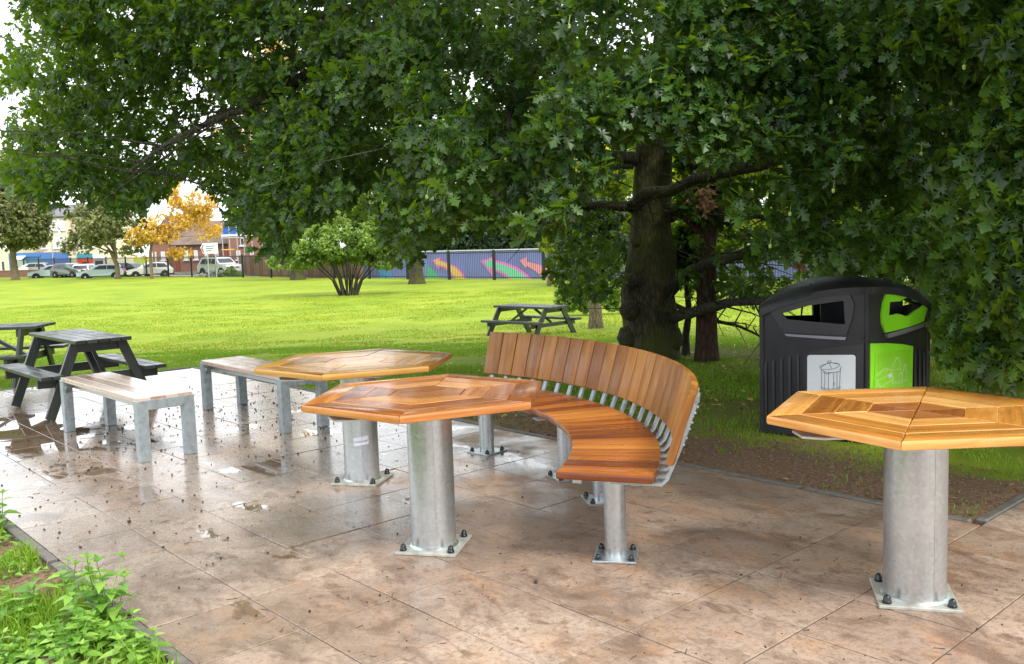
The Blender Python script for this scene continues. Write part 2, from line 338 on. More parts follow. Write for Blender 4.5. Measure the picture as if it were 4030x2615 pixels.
# ------------------------------------------------------------------ mesh builder
class MB:
    def __init__(s): s.v = []; s.f = []; s.b = []
    def add(s, vs, fs, bc=None):
        k = len(s.v); s.v += [tuple(p) for p in vs]
        s.b += [tuple(p) for p in (bc if bc is not None else vs)]
        s.f += [tuple(i + k for i in f) for f in fs]
    def prism(s, poly, z0, z1, ch=0.0, mtx=None, grain=0.0, steps=1, off=None):
        """extruded outline with rounded-off top and bottom edges; bc = board coordinates along the grain"""
        n = len(poly)
        area = sum(poly[i][0] * poly[(i + 1) % n][1] - poly[(i + 1) % n][0] * poly[i][1] for i in range(n))
        if area < 0: poly = poly[::-1]
        def inset(d):
            if d <= 0: return list(poly)
            out = []
            for i in range(n):
                p0 = Vector(poly[i - 1][:2]); p1 = Vector(poly[i][:2]); p2 = Vector(poly[(i + 1) % n][:2])
                e1 = (p1 - p0).normalized(); e2 = (p2 - p1).normalized()
                n1 = Vector((-e1.y, e1.x)); n2 = Vector((-e2.y, e2.x))
                m = (n1 + n2); L = m.length_squared
                q = p1 + m * (2 * d / max(L, .6))
                out.append((q.x, q.y))
            return out
        rings = []
        if ch > 0:
            for k in range(steps + 1):
                a = math.pi / 2 * k / steps
                rings.append((inset(ch * (1 - math.sin(a))), z0 + ch * (1 - math.cos(a))))
            for k in range(steps + 1):
                a = math.pi / 2 * k / steps
                rings.append((inset(ch * (1 - math.cos(a))), z1 - ch * (1 - math.sin(a))))
        else: rings = [(poly, z0), (poly, z1)]
        vs = [(p[0], p[1], z) for ring, z in rings for p in ring]
        fs = [tuple(range(n))[::-1], tuple((len(rings) - 1) * n + i for i in range(n))]
        for r in range(len(rings) - 1):
            for i in range(n):
                j = (i + 1) % n
                fs.append((r * n + i, r * n + j, (r + 1) * n + j, (r + 1) * n + i))
        c, sn = math.cos(-grain), math.sin(-grain)
        o = off if off is not None else (rnd.uniform(0, 50), rnd.uniform(0, 50), rnd.uniform(0, 50))
        bc = [(x * c - y * sn + o[0], x * sn + y * c + o[1], z + o[2]) for x, y, z in vs]
        if mtx is not None: vs = [mtx @ Vector(p) for p in vs]
        s.add(vs, fs, bc)
    def board(s, L, Wd, T, mtx, ch=.003, steps=1):
        """board centred on origin, length along x"""
        s.prism([(-L / 2, -Wd / 2), (L / 2, -Wd / 2), (L / 2, Wd / 2), (-L / 2, Wd / 2)], -T / 2, T / 2, ch, mtx, 0, steps)
    def beam(s, p, q, w, t, up=(0, 0, 1), ch=.003):
        """rectangular member from p to q; w across, t along 'up'"""
        p = Vector(p); q = Vector(q); x = (q - p); L = x.length; x.normalize()
        y = Vector(up).cross(x).normalized(); z = x.cross(y)
        m = Matrix.Translation((p + q) / 2) @ Matrix(((x.x, y.x, z.x, 0), (x.y, y.y, z.y, 0), (x.z, y.z, z.z, 0), (0, 0, 0, 1)))
        s.board(L, w, t, m, ch)
    def box(s, c, d, rz=0.0, ch=0.0):
        s.board(d[0], d[1], d[2], Matrix.Translation(c) @ Matrix.Rotation(rz, 4, 'Z'), ch)
    def tube(s, pts, radii, n=8, cap=True, squash=None):
        pts = [Vector(p) for p in pts]; k0 = len(s.v); N = len(pts)
        if not hasattr(radii, '__len__'): radii = [radii] * N
        ref = Vector((0, 0, 1)); vs = []
        prev = None
        for i in range(N):
            d = (pts[min(i + 1, N - 1)] - pts[max(i - 1, 0)]).normalized()
            if prev is None:
                a = d.cross(ref if abs(d.z) < .9 else Vector((1, 0, 0))).normalized()
            else:
                a = (prev - d * prev.dot(d)).normalized()
            prev = a; b = d.cross(a)
            for j in range(n):
                t = 2 * math.pi * j / n
                vs.append(pts[i] + (a * math.cos(t) + b * math.sin(t)) * radii[i])
        fs = []
        for i in range(N - 1):
            for j in range(n):
                j2 = (j + 1) % n
                fs.append((i * n + j, i * n + j2, (i + 1) * n + j2, (i + 1) * n + j))
        if cap: fs += [tuple(range(n))[::-1], tuple((N - 1) * n + j for j in range(n))]
        s.add(vs, fs)
    def lathe(s, prof, n=24, mtx=None):
        vs = []; fs = []
        for r, z in prof:
            for j in range(n):
                t = 2 * math.pi * j / n; vs.append((r * math.cos(t), r * math.sin(t), z))
        for i in range(len(prof) - 1):
            for j in range(n):
                j2 = (j + 1) % n; fs.append((i * n + j, i * n + j2, (i + 1) * n + j2, (i + 1) * n + j))
        fs += [tuple(range(n))[::-1], tuple((len(prof) - 1) * n + j for j in range(n))]
        if mtx is not None: vs = [mtx @ Vector(p) for p in vs]
        s.add(vs, fs)
    def build(s, name, mat, parent=None, smooth=None, loc=None):
        me = bpy.data.meshes.new(name); me.from_pydata(s.v, [], s.f); me.update()
        at_ = me.attributes.new('bc', 'FLOAT_VECTOR', 'POINT')
        at_.data.foreach_set('vector', np.array(s.b, dtype=np.float32).ravel())
        me.materials.append(mat)
        bm = bmesh.new(); bm.from_mesh(me); bmesh.ops.recalc_face_normals(bm, faces=bm.faces); bm.to_mesh(me); bm.free()
        o = bpy.data.objects.new(name, me); COL.objects.link(o)
        if smooth is not None:
            me.polygons.foreach_set('use_smooth', [True] * len(me.polygons)); me.set_sharp_from_angle(angle=R(smooth))
        if parent is not None: o.parent = parent
        if loc is not None: o.location = loc
        return o
def fast_mesh(name, V, T, mat, parent=None):
    me = bpy.data.meshes.new(name); V = np.ascontiguousarray(V, dtype=np.float32); T = np.ascontiguousarray(T, dtype=np.int32)
    me.vertices.add(len(V)); me.vertices.foreach_set('co', V.ravel())
    me.loops.add(T.size); me.loops.foreach_set('vertex_index', T.ravel())
    me.polygons.add(len(T)); me.polygons.foreach_set('loop_start', np.arange(0, T.size, 3, dtype=np.int32))
    me.polygons.foreach_set('loop_total', np.full(len(T), 3, dtype=np.int32)); me.update(calc_edges=True); me.validate()
    me.materials.append(mat)
    o = bpy.data.objects.new(name, me); COL.objects.link(o)
    if parent is not None: o.parent = parent
    return o
def mapped_plate(name, outer, holes, mapf, thick, mat, parent, sub=0.06):
    """flat outline (with holes) triangulated, mapped to 3D by mapf(s,t,depth) and given thickness"""
    bm = bmesh.new(); loops = []
    for lp in [outer] + holes:
        pts = []
        for i in range(len(lp)):
            p, q = Vector(lp[i]), Vector(lp[(i + 1) % len(lp)]); k = max(1, int((q - p).length / sub))
            for j in range(k): pts.append(p.lerp(q, j / k))
        vs = [bm.verts.new((p.x, p.y, 0)) for p in pts]; loops.append(vs)
        for i in range(len(vs)): bm.edges.new((vs[i], vs[(i + 1) % len(vs)]))
    bmesh.ops.triangle_fill(bm, use_beauty=True, use_dissolve=False, edges=bm.edges[:])
    if sub < .2: bmesh.ops.subdivide_edges(bm, edges=[e for e in bm.edges if e.calc_length() > sub * 2.5], cuts=1); bmesh.ops.triangulate(bm, faces=bm.faces[:])
    bm.verts.index_update()
    flat = [(v.co.x, v.co.y) for v in bm.verts]; tris = [tuple(v.index for v in f.verts) for f in bm.faces]
    bd = [(e.verts[0].index, e.verts[1].index) for e in bm.edges if len(e.link_faces) == 1]; bm.free()
    n = len(flat); m = MB()
    vs = [mapf(a, b, thick) for a, b in flat] + [mapf(a, b, 0) for a, b in flat]
    fs = tris + [tuple(i + n for i in f[::-1]) for f in tris] + [(a, b, b + n, a + n) for a, b in bd]
    m.add(vs, fs); return m.build(name, mat, parent)

# ------------------------------------------------------------------ setting: terrain, paving, kerb, road
def build_terrain():
    xs = np.unique(np.concatenate([np.linspace(-14, 10, 121), np.linspace(-150, -14, 40), np.linspace(10, 150, 40)]))
    ys = np.unique(np.concatenate([np.linspace(-12, 2, 12), np.linspace(2, 24, 111), np.linspace(24, 110, 60), np.linspace(110, 600, 20)]))
    X, Y = np.meshgrid(xs, ys); Z = tz(X, Y); nx, ny = len(xs), len(ys)
    V = np.stack([X, Y, Z], -1).reshape(-1, 3)
    i = np.arange(nx - 1)[None, :] + np.arange(ny - 1)[:, None] * nx; i = i.ravel()
    T = np.concatenate([np.stack([i, i + 1, i + nx + 1], 1), np.stack([i, i + nx + 1, i + nx], 1)])
    o = fast_mesh('ground', V, T, M['ground']); o.data.polygons.foreach_set('use_smooth', [True] * len(T))
    return tag(o, kind='structure')
build_terrain()

def build_paving():
    m = MB(); g = .0055
    ang = math.atan2(EA.y, EA.x)
    cells = [(a, b) for a in range(-9, 26) for b in range(-1, 7)] + [(a, b) for a in range(12, 26) for b in range(7, 22)]
    for a, b in cells:
        a0 = max(a, -8.7); 
        tx, ty = rnd.gauss(0, .0022), rnd.gauss(0, .0022); dz = rnd.uniform(-.0012, .0012)
        c = pab((a0 + a + 1) / 2, b + .5); L = LA * (a + 1 - a0); Wd = LB
        mt = Matrix.Translation((c.x, c.y, -.02 + dz)) @ Matrix.Rotation(ang, 4, 'Z') @ Matrix.Rotation(tx, 4, 'X') @ Matrix.Rotation(ty, 4, 'Y')
        m.board(L - g, Wd - g, .04, mt, .0018)
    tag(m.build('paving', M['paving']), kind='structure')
    j = MB()
    for (a0, a1, b0, b1) in ((-8.7, 26, -1, 7), (12.02, 26, 7.0, 22)):
        ps = [pab(a0, b0), pab(a1, b0), pab(a1, b1), pab(a0, b1)]
        j.prism([(p.x, p.y) for p in ps], -.03, -.0045 if b0 < 0 else -.0046)
    tag(j.build('paving_joints', M['joint']), kind='structure')
    k = MB()
    def run(p, q, seg=.915):
        p, q = Vector((p.x, p.y, .0)), Vector((q.x, q.y, .0)); L = (q - p).length; n = max(1, round(L / seg))
        for i in range(n):
            s_ = p.lerp(q, i / n + .002); e_ = p.lerp(q, (i + 1) / n - .002)
            o_ = Vector((0, 0, rnd.uniform(-.044, -.040)))
            k.beam(s_ + o_, e_ + o_, .05, .10, ch=.006)
    run(pab(-8.8, 7.07), pab(11.9, 7.07)); run(pab(11.94, 7.13), pab(11.94, 22)); run(pab(-8.8, -1.07), pab(26, -1.07)); run(pab(-8.77, -1.0), pab(-8.77, 7.0))
    tag(k.build('kerb', M['kerb']), kind='structure')
build_paving()

def sheet(name, s0, s1, z, mat, t0=-90, t1=60):
    m = MB(); ps = [F0 + FD * t0 + FN * s0, F0 + FD * t1 + FN * s0, F0 + FD * t1 + FN * s1, F0 + FD * t0 + FN * s1]
    m.prism([(p.x, p.y) for p in ps], z - .1, z); return tag(m.build(name, mat), kind='structure')
sheet('footway', 3.4, 6.4, -1.06, M['pave_far'])
sheet('road', 6.4, 19, -1.09, M['tarmac'])
sheet('far_footway', 19, 23, -1.055, M['pave_far'])

# ------------------------------------------------------------------ hexagonal tables
def bolt_caps(parent, s, r=.017, h=.034, zt=.012):
    for sx in (-1, 1):
        for sy in (-1, 1):
            m = MB(); m.lathe([(r * 1.15, 0), (r * 1.15, h * .25), (r, h * .3), (r * .95, h * .6), (r * .6, h * .9), (r * .15, h)], 12)
            m.build('bolt_cap', M['cap'], parent, 50, (sx * s, sy * s, zt))
def hex_table(x, y, rot, wood, label, plate_rot, prad=.11, centre='tri', sticker=False, Rr=.605, arm=0):
    t = thing('hexagonal_table', (x, y, 0), label, 'table')
    m = MB(); H = .762; T = .036
    def hv(k, r): a = rot - math.pi / 3 * k; return Vector((math.cos(a) * r, math.sin(a) * r))
    fr = [1, .775, .55, .325]
    if centre == 'tri': fr = [1, .775, .55, .325, 0]
    mc = MB()
    for k in range(6):
        for i in range(len(fr) - 1):
            r0, r1 = fr[i] * Rr, fr[i + 1] * Rr; g = .0015
            A, B = hv(k, r0), hv(k + 1, r0); g = .0009; mid = (hv(k, 1) + hv(k + 1, 1)).normalized(); al = (B - A).normalized()
            if r1 > 0: C, D_ = hv(k + 1, r1), hv(k, r1); poly = [A + al * g, B - al * g, C - al * g + mid * g * 1.6, D_ + al * g + mid * g * 1.6]
            else: poly = [A + al * g * 1.5, B - al * g * 1.5, mid * .004]
            poly = [(p.x, p.y) for p in poly]
            dz = rnd.uniform(-.0012, .0008)
            if r1 <= 0: dz = -.003 + dz
            (mc if r1 <= 0 else m).prism(poly, H - T + dz, H + dz, .0035 if i else .008, None, math.atan2(al.y, al.x), 1 if i else 2)
    if centre != 'tri':
        r1 = fr[-1] * Rr - .002; vs = [hv(k, r1) for k in range(6)]
        for h_ in (0, 3):
            poly = [vs[(h_ + q) % 6] for q in range(4)]; c_ = sum(poly, Vector((0, 0))) / 4
            poly = [p + (c_ - p).normalized() * .002 for p in poly]; al = (poly[3] - poly[0])
            mc.prism([(p.x, p.y) for p in poly], H - T - .002, H - .001, .003, None, math.atan2(al.y, al.x))
    m.build('table_top', wood, t, 35); mc.build('centre_boards', M['wood_dark'] if wood is not M['wood_tan'] else M['wood_red'], t, 35)
    p = MB()
    for k in range(3):
        a = rot + k * 2 * math.pi / 3; ra = .475 if k == 0 else .26
        prof = [(0, -.11), (ra - .075, -.10), (ra, -.055), (ra, .055), (ra - .075, .10), (0, .11)]
        c, s = math.cos(a), math.sin(a)
        p.prism([(px * c - py * s, px * s + py * c) for px, py in prof], H - T - .050 - k * .0006, H - T - .040 - k * .0006, .002)
    p.build('support_plate', M['ply'], t, 40)
    q = MB(); q.lathe([(prad, .012), (prad, H - T - .018)], 48); post = q.build('post', M['galv'], t, 60)
    s_ = MB(); s_.tube([(prad * math.cos(-1.35), prad * math.sin(-1.35), .02), (prad * math.cos(-1.35), prad * math.sin(-1.35), H - T - .02)], .0016, 6); s_.build('weld_seam', M['galv'], post)
    b = MB(); b.prism([(-.15, -.15), (.15, -.15), (.15, .15), (-.15, .15)], 0.001, .014, .002)
    bp_ = b.build('base_plate', M['plate'], t, 40); bp_.rotation_euler.z = plate_rot - 0; bolt_caps(bp_, .118, .0155, .034, .0135)
    w = MB(); w.lathe([(prad + .012, .0135), (prad + .004, .021), (prad - .002, .027)], 48); w.build('weld_collar', M['galv'], t, 60)
    if sticker:
        a0 = math.atan2(CAM.y - y, CAM.x - x) + .02; wd, hh = .092, .052
        def mp(s1, t1, d):
            tt = t1 + s1 * .12; an = a0 + s1 / prad; rr = prad + .0006 + d
            return (rr * math.cos(an), rr * math.sin(an), 0.272 + tt)
        st = mapped_plate('paper_sticker', [(-wd / 2, -hh / 2), (wd / 2, -hh / 2), (wd / 2, hh / 2), (-wd / 2, hh / 2)], [], mp, .0006, M['paper'], post, .012)
        cu = bpy.data.curves.new('hand_lettering', 'FONT'); cu.body = 'GrSoemg6'; cu.size = .021; cu.align_x = 'CENTER'; cu.align_y = 'CENTER'; cu.space_character = .9
        tmp = bpy.data.objects.new('tmp', cu); COL.objects.link(tmp); dg = bpy.context.evaluated_depsgraph_get(); me = bpy.data.meshes.new_from_object(tmp.evaluated_get(dg)); bpy.data.objects.remove(tmp)
        for v in me.vertices: v.co = Vector(mp(v.co.x + v.co.y * .15, v.co.y - .002, .0013))
        me.materials.clear(); me.materials.append(M['ink']); lo = bpy.data.objects.new('hand_lettering', me); COL.objects.link(lo); lo.parent = st
    return t
ROTG = math.atan2(EA.y, EA.x)
def prot(p, q): return math.atan2(q[1] - p[1], q[0] - p[0])
hex_table(-.413, 4.358, R(-156.3), M['wood_red'], 'reddish hexagonal wooden table in the middle, nearest the curved bench, on a bare steel post', prot((-.571, 4.219), (-.287, 4.156)), .109, 'two')
hex_table(1.579, 3.553, R(-178.3), M['wood_pale'], 'pale glossy hexagonal table on a thick post in front of the black bin', prot((1.398, 3.412), (1.682, 3.339)), .118, 'tri', Rr=.595)
hex_table(-.97, 5.66, R(-158.8), M['wood_tan'], 'yellowish hexagonal table behind the red one, paper sticker on its post', prot((-1.131, 5.559), (-.846, 5.487)), .108, 'two', True, Rr=.62)

# ------------------------------------------------------------------ curved bench
def curved_bench():
    C = Vector((-1.78, 4.64)); t = thing('curved_bench', (C.x, C.y, 0), 'curved wooden bench with upright slatted back on four steel posts', 'bench')
    A0, A1 = R(-19.0), R(52.3); N = 24; st = (A1 - A0) / N
    seat = MB(); back = MB(); ri, ro, zs, th = 2.065, 2.495, .455, .038
    for i in range(N):
        a = A0 + st * (i + .5); c, s = math.cos(a), math.sin(a)
        x = Vector((c, s)); y = Vector((-s, c)); wi = ri * st - .0035; wo = ro * st - .0035
        j = rnd.uniform(-.0015, .0015)
        mt = Matrix(((c, -s, 0, 0), (s, c, 0, 0), (0, 0, 1, 0), (0, 0, 0, 1)))
        seat.prism([(ri, -wi / 2), (ro, -wo / 2), (ro, wo / 2), (ri, wi / 2)], zs - th + j, zs + j, .009, mt, 0, 2)
        # backrest slat, reclined: from (2.545,.51) to (2.63,.805)
        r0, z0, r1, z1 = 2.545, .51, 2.635, .808
        L = math.hypot(r1 - r0, z1 - z0); ax = Vector(((r1 - r0) / L * c, (r1 - r0) / L * s, (z1 - z0) / L)); nrm = Vector((-(z1 - z0) / L * c, -(z1 - z0) / L * s, (r1 - r0) / L)); tg = nrm.cross(ax)
        ctr = Vector(((r0 + r1) / 2 * c, (r0 + r1) / 2 * s, (z0 + z1) / 2)) - nrm * .02
        mt = Matrix.Translation(ctr) @ Matrix(((ax.x, tg.x, nrm.x, 0), (ax.y, tg.y, nrm.y, 0), (ax.z, tg.z, nrm.z, 0), (0, 0, 0, 1)))
        back.board(L, 2.60 * st - .004, .038, mt, .010, 2)
    seat.build('seat', M['wood_seat'], t, 35); back.build('backrest', M['wood_back'], t, 35)
    for i in range(N):
        a = A0 + st * (i + .5); c, s = math.cos(a), math.sin(a); m = MB()
        pts = [(2.30, .405), (2.525, .405), (2.548, .428), (2.604, .56), (2.672, .76)]
        P = [Vector((r * c, r * s, z)) for r, z in pts]; tan = Vector((-s, c, 0))
        vs = []; w = .016; th2 = .007
        for k, p in enumerate(P):
            d = (P[min(k + 1, len(P) - 1)] - P[max(k - 1, 0)]).normalized(); nn = tan.cross(d)
            for sg, so in ((-1, -1), (1, -1), (1, 1), (-1, 1)): vs.append(p + tan * w * sg + nn * th2 * so)
        fs = [(0, 1, 2, 3), tuple(len(vs) - 4 + q for q in (3, 2, 1, 0))]
        for k in range(len(P) - 1):
            for q in range(4): fs.append((k * 4 + q, k * 4 + (q + 1) % 4, (k + 1) * 4 + (q + 1) % 4, (k + 1) * 4 + q))
        m.add(vs, fs)
        for (r, z) in ((2.616, .58), (2.641, .65), (2.666, .72)):
            m.lathe([(.007, 0), (.006, .006), (.002, .009)], 8, Matrix.Translation((r * c, r * s, z)) @ Matrix.Rotation(a, 4, 'Z') @ Matrix.Rotation(R(80), 4, 'Y'))
        m.build('back_strap', M['galv2'], t)
    def arc(name, r0, r1, z0, z1, a0, a1, n=30):
        m = MB(); vs = []
        for k in range(n + 1):
            a = a0 + (a1 - a0) * k / n; c, s = math.cos(a), math.sin(a)
            vs += [(r0 * c, r0 * s, z0), (r1 * c, r1 * s, z0), (r1 * c, r1 * s, z1), (r0 * c, r0 * s, z1)]
        fs = [(0, 1, 2, 3), tuple(n * 4 + q for q in (3, 2, 1, 0))]
        for k in range(n):
            for q in range(4): fs.append((k * 4 + q, k * 4 + (q + 1) % 4, k * 4 + 4 + (q + 1) % 4, k * 4 + 4 + q))
        m.add(vs, fs); m.build(name, M['galv'], t, 40)
    arc('seat_rail', 2.13, 2.17, .393, .414, A0 + .02, A1 - .02); arc('seat_rail', 2.39, 2.43, .395, .397, A0 + .02, A1 - .02)
    arc('back_rail', 2.616, 2.624, .60, .625, A0 + .02, A1 - .01)
    for (px, py) in ((.448, 4.127), (.308, 5.568), (.4766, 5.045), (-.2017, 6.3216)):
        d = Vector((px, py)) - C; p = thing('x', (0, 0, 0), None, None); bpy.data.objects.remove(p)
        r = .051; q = MB(); q.lathe([(r, .01), (r, .392)], 32); post = q.build('post', M['galv'], t, 60, (d.x, d.y, 0))
        b = MB(); b.prism([(-.1, -.1), (.1, -.1), (.1, .1), (-.1, .1)], .001, .011, .002); bp_ = b.build('base_plate', M['galv'], post, 40)
        bp_.rotation_euler.z = math.atan2(d.y, d.x) if px < 0.44 or py > 5 else prot((.331, 4.035), (.522, 3.997))
        bolt_caps(bp_, .074, .0135, .026, .0105)
        br = MB(); a = math.atan2(d.y, d.x); br.board(.40, .08, .008, Matrix.Translation((0, 0, .387)) @ Matrix.Rotation(a, 4, 'Z'), .001); br.build('bracket', M['galv'], post)
curved_bench()

# ------------------------------------------------------------------ straight steel and timber benches
def metal_bench(p0, p1, wd, label, mat):
    """p0 near corner (left of near end), p1 far corner (left of far end) on plan"""
    p0 = Vector(p0); p1 = Vector(p1); l = (p1 - p0).normalized(); w = Vector((l.y, -l.x)); L = (p1 - p0).length
    ang = math.atan2(l.y, l.x); c = (p0 + p1) / 2 + w * wd / 2
    t = thing('metal_frame_bench', (c.x, c.y, 0), label, 'bench', ang); H = .44; leg = .075
    for sx in (-1, 1):
        f = MB(); x = sx * (L / 2 - leg / 2)
        for sy in (-1, 1): f.box((x, sy * (wd / 2 - leg / 2), (H - .004) / 2), (leg, leg, H - .004), 0, .004)
        f.box((x, 0, H - .039), (leg - .004, wd - 2 * leg + .002, .07), 0, .003)
        for sy in (-1, 1):
            f.prism([(0, 0), (-sx * .05, 0), (0, -.06)], -.02, .02, 0, Matrix.Translation((x - sx * leg / 2, sy * (wd / 2 - leg / 2), H - .05)) @ Matrix.Rotation(R(90), 4, 'X'))
        f.build('end_frame', M['galv2'], t, 40)
    r = MB()
    for sy in (-1, 1): r.box((0, sy * (wd / 2 - .09), H - .055), (L - 2 * leg, .04, .03), 0, .002)
    r.build('side_rail', M['galv'], t)
    s = MB(); n = 4; sw = (wd - .012) / n
    for i in range(n):
        y = -wd / 2 + .006 + sw * (i + .5)
        s.board(L - leg * .28, sw - .003, .036, Matrix.Translation((0, y, H - .010 + rnd.uniform(-.001, .001) + .008)), .003)
    s.build('seat', mat, t, 40)
metal_bench((-2.62, 6.30), (-3.77, 7.555), .41, 'greyish timber bench on square steel legs standing beside the puddle, left of the tables', M['wood_grey'])
M['wood_grey2'] = wood_mat('browner_weathered_wood', (.17, .095, .06), (.30, .19, .13), (.45, .33, .26), .3, .5)
metal_bench((-1.835, 7.16), (-2.895, 8.42), .41, 'brown timber bench on square steel legs, partly hidden behind the yellowish table', M['wood_grey2'])

# ------------------------------------------------------------------ picnic tables
def picnic(x, y, z, rz, label, L=1.42, tw=.50, H=.715, SH=.415, span=1.10, sw=.20, foot=.92, nb=5, leg=.085, th=.034):
    t = thing('picnic_table', (x, y, z), label, 'picnic table', rz, 'dark stained A frame picnic tables'); W_ = M['wood_stain']
    m = MB(); bw = tw / nb
    for i in range(nb): m.board(L, bw - .012, th, Matrix.Translation((0, -tw / 2 + bw * (i + .5), H - th / 2)), .004)
    m.build('table_top', W_, t, 40)
    for s in (-1, 1):
        q = MB()
        for k in range(2): q.board(L, sw / 2 - .008, th, Matrix.Translation((0, s * (span / 2 - sw / 4 - k * sw / 2), SH - th / 2)), .004)
        q.build('seat', W_, t, 40)
    xe = L / 2 - .16
    for sx in (-1, 1):
        for s in (-1, 1):
            l = MB(); l.beam((sx * xe, s * (tw / 2 - .05), H - th - .002), (sx * xe, s * foot / 2, leg * .15), .036, leg, up=(0, 1, .5)); l.build('leg', W_, t)
        b = MB(); b.beam((sx * (xe - .038), -span / 2 + .02, SH - th - .045), (sx * (xe - .038), span / 2 - .02, SH - th - .045), .036, .085); b.build('seat_support', W_, t)
        b = MB(); b.beam((sx * (xe - .038), -tw / 2 + .02, H - th - .045), (sx * (xe - .038), tw / 2 - .02, H - th - .045), .036, .085); b.build('top_support', W_, t)
        b = MB(); b.beam((sx * (xe - .06), 0, SH - th - .03), (sx * .10, 0, H - th - .012), .06, .036); b.build('brace', W_, t)
    return t
picnic(-4.15, 8.745, 0, math.atan2(9.395 - 8.287, -4.934 + 3.921), 'dark picnic table standing half on the wet paving, closest to the puddle', H=.705)
picnic(-6.38, 10.75, tzf(-6.38, 10.75), R(4), 'dark picnic table at the left edge of the picture, behind the nearer one', L=1.75, tw=.6, H=.72, span=1.3, foot=1.1)
_g = gnd(2092, 1329, -.72)
picnic(_g.x, _g.y, -.74, R(-43), 'dark picnic table alone on the lawn behind the curved bench', L=1.68, tw=.66, H=.74, SH=.44, span=1.5, foot=1.42, leg=.13, th=.05)

# ------------------------------------------------------------------ twin recycling bin
def recycling_bin():
    Lc, Fc, Rc = Vector((1.818, 6.66)), Vector((2.412, 6.20)), Vector((3.026, 6.63)); Mc = (Lc + Rc) / 2
    t = thing('recycling_bin', (Mc.x, Mc.y, 0), 'black twin litter and recycling bin with white and lime green panels', 'litter bin')
    Bc = Mc * 2 - Fc
    def top(q):   # arched roofline across the width
        f = abs(q) ** 2.0; return 1.075 - .17 * f
    def mk(P, Q):
        """map (s 0..1 from outer corner P to seam corner Q, z) to local space, gently bulging"""
        P = P - Mc; Q = Q - Mc; d = (Q - P); n = Vector((d.y, -d.x)).normalized()
        if n.dot((P + Q) / 2) < 0: n = -n
        L = d.length
        def f(s, z, dep):
            b = .035 * (1 - (2 * s - 1) ** 2)
            p = P + d * s + n * (b + dep)
            return Vector((p.x, p.y, z))
        return f, L
    fl, LL = mk(Lc, Fc); fr, LR = mk(Rc, Fc); bl, _ = mk(Lc, Bc); br, _ = mk(Rc, Bc)
    # photo crop coordinates -> face coordinates
    def cl(x, y):
        s = (x - 322) / (940 - 322); s = s * 1.04 - .04 * s * s; yb = 1085 + 68 * (x - 305) / 635; k = 819 + 62 * (x - 322) / 618; return (s, (yb - y) / k)
    def cr_(x, y):
        s = (1336 - x) / (1336 - 940); yb = 1153 - 40 * (x - 940) / 396; k = 881 - 55 * (x - 940) / 396; return (s, (yb - y) / k)
    holeL = [cl(*p) for p in [(458, 362), (620, 312), (816, 283), (824, 424), (492, 396)]]
    frameL = [cl(*p) for p in [(384, 352), (500, 300), (640, 262), (850, 243), (872, 300), (868, 370), (832, 492), (472, 474)]]
    holeR = [cr_(*p) for p in [(1045, 306), (1105, 309), (1125, 298), (1150, 294), (1180, 300), (1200, 322), (1286, 350), (1200, 384), (1165, 402), (1140, 404), (1112, 390), (1090, 382), (1040, 386)]]
    frameR = [cr_(*p) for p in [(1032, 243), (1130, 252), (1230, 287), (1318, 350), (1275, 452), (1150, 472), (1026, 486), (1008, 430), (1005, 370), (1014, 300)]]
    def scale_loop(lp, k):
        cx = sum(p[0] for p in lp) / len(lp); cy = sum(p[1] for p in lp) / len(lp); return [(cx + (p[0] - cx) * k, cy + (p[1] - cy) * k) for p in lp]
    topl = [(s / 10, top(1 - s / 10)) for s in range(10, -1, -1)]
    body = [(0.0, .015), (1.0, .015)] + [(s, z - .012) for s, z in topl]
    bh = scale_loop(holeL, 1.02); bh2 = scale_loop(holeR, 1.02)
    for f, h, nm in ((fl, bh, 'front_panel'), (fr, bh2, 'front_panel'), (bl, bh, 'rear_panel'), (br, bh2, 'rear_panel')):
        mapped_plate(nm, body, [h], f, -.014, M['binbody'], t, .05)
    # curved roof, with a lip
    m = MB(); n = 20; cs = []
    rows = 14
    for i in range(n + 1):
        q = -1 + 2 * i / n
        s = 1 - abs(q); f1, f2 = (fl, bl) if q < 0 else (fr, br)
        a = f1(s, 0, .022); b = f2(s, 0, .022)
        for j in range(rows + 1):
            w = j / rows; p = a.lerp(b, w); z = top(q) + .005 + .05 * (1 - (2 * w - 1) ** 4) * (1 - .4 * abs(q) ** 3); m.v.append((p.x, p.y, z)); m.b.append((p.x, p.y, z))
        for (p, dz) in ((b, -.045), (a, -.045)): m.v.append((p.x, p.y, top(q) + dz)); m.b.append((p.x, p.y, 0))
    k = rows + 3
    for i in range(n):
        for j in range(k): m.f.append((i * k + j, i * k + (j + 1) % k, (i + 1) * k + (j + 1) % k, (i + 1) * k + j))
    m.build('roof', M['binbody'], t, 50)
    for q in (-.45, .35):
        rb = MB(); f1, f2 = (fl, bl) if q < 0 else (fr, br); a = f1(1 - abs(q), 0, 0); b = f2(1 - abs(q), 0, 0)
        rb.tube([a.lerp(b, w) + Vector((0, 0, top(q) + .046)) for w in (.2, .5, .8)], .012, 6); rb.build('roof_rib', M['binbody'], t)
    base = MB(); base.prism([tuple((p - Mc) * 1.03) for p in (Lc, Fc, Rc, Bc)], 0, .03, .004); base.build('plinth', M['binbody'], t)
    inner = MB(); inner.prism([tuple((p - Mc) * .80) for p in (Lc, Fc, Rc, Bc)], .04, .60, .004); inner.build('liner', M['bingrey'], t)
    dv = MB(); dv.box((.14, .05, .80), (.60, .02, .42)); dv.build('dark_blocker', M['binbody'], t)  # added board blocking the see-through, so part of the openings reads dark
    for f in (fl, fr):   # seam post at the front corner
        pass
    sm = MB(); pF = Fc - Mc; sm.tube([(pF.x, pF.y - .002, .02), (pF.x, pF.y - .002, 1.06)], .016, 10); sm.build('corner_post', M['binbody'], t, 60)
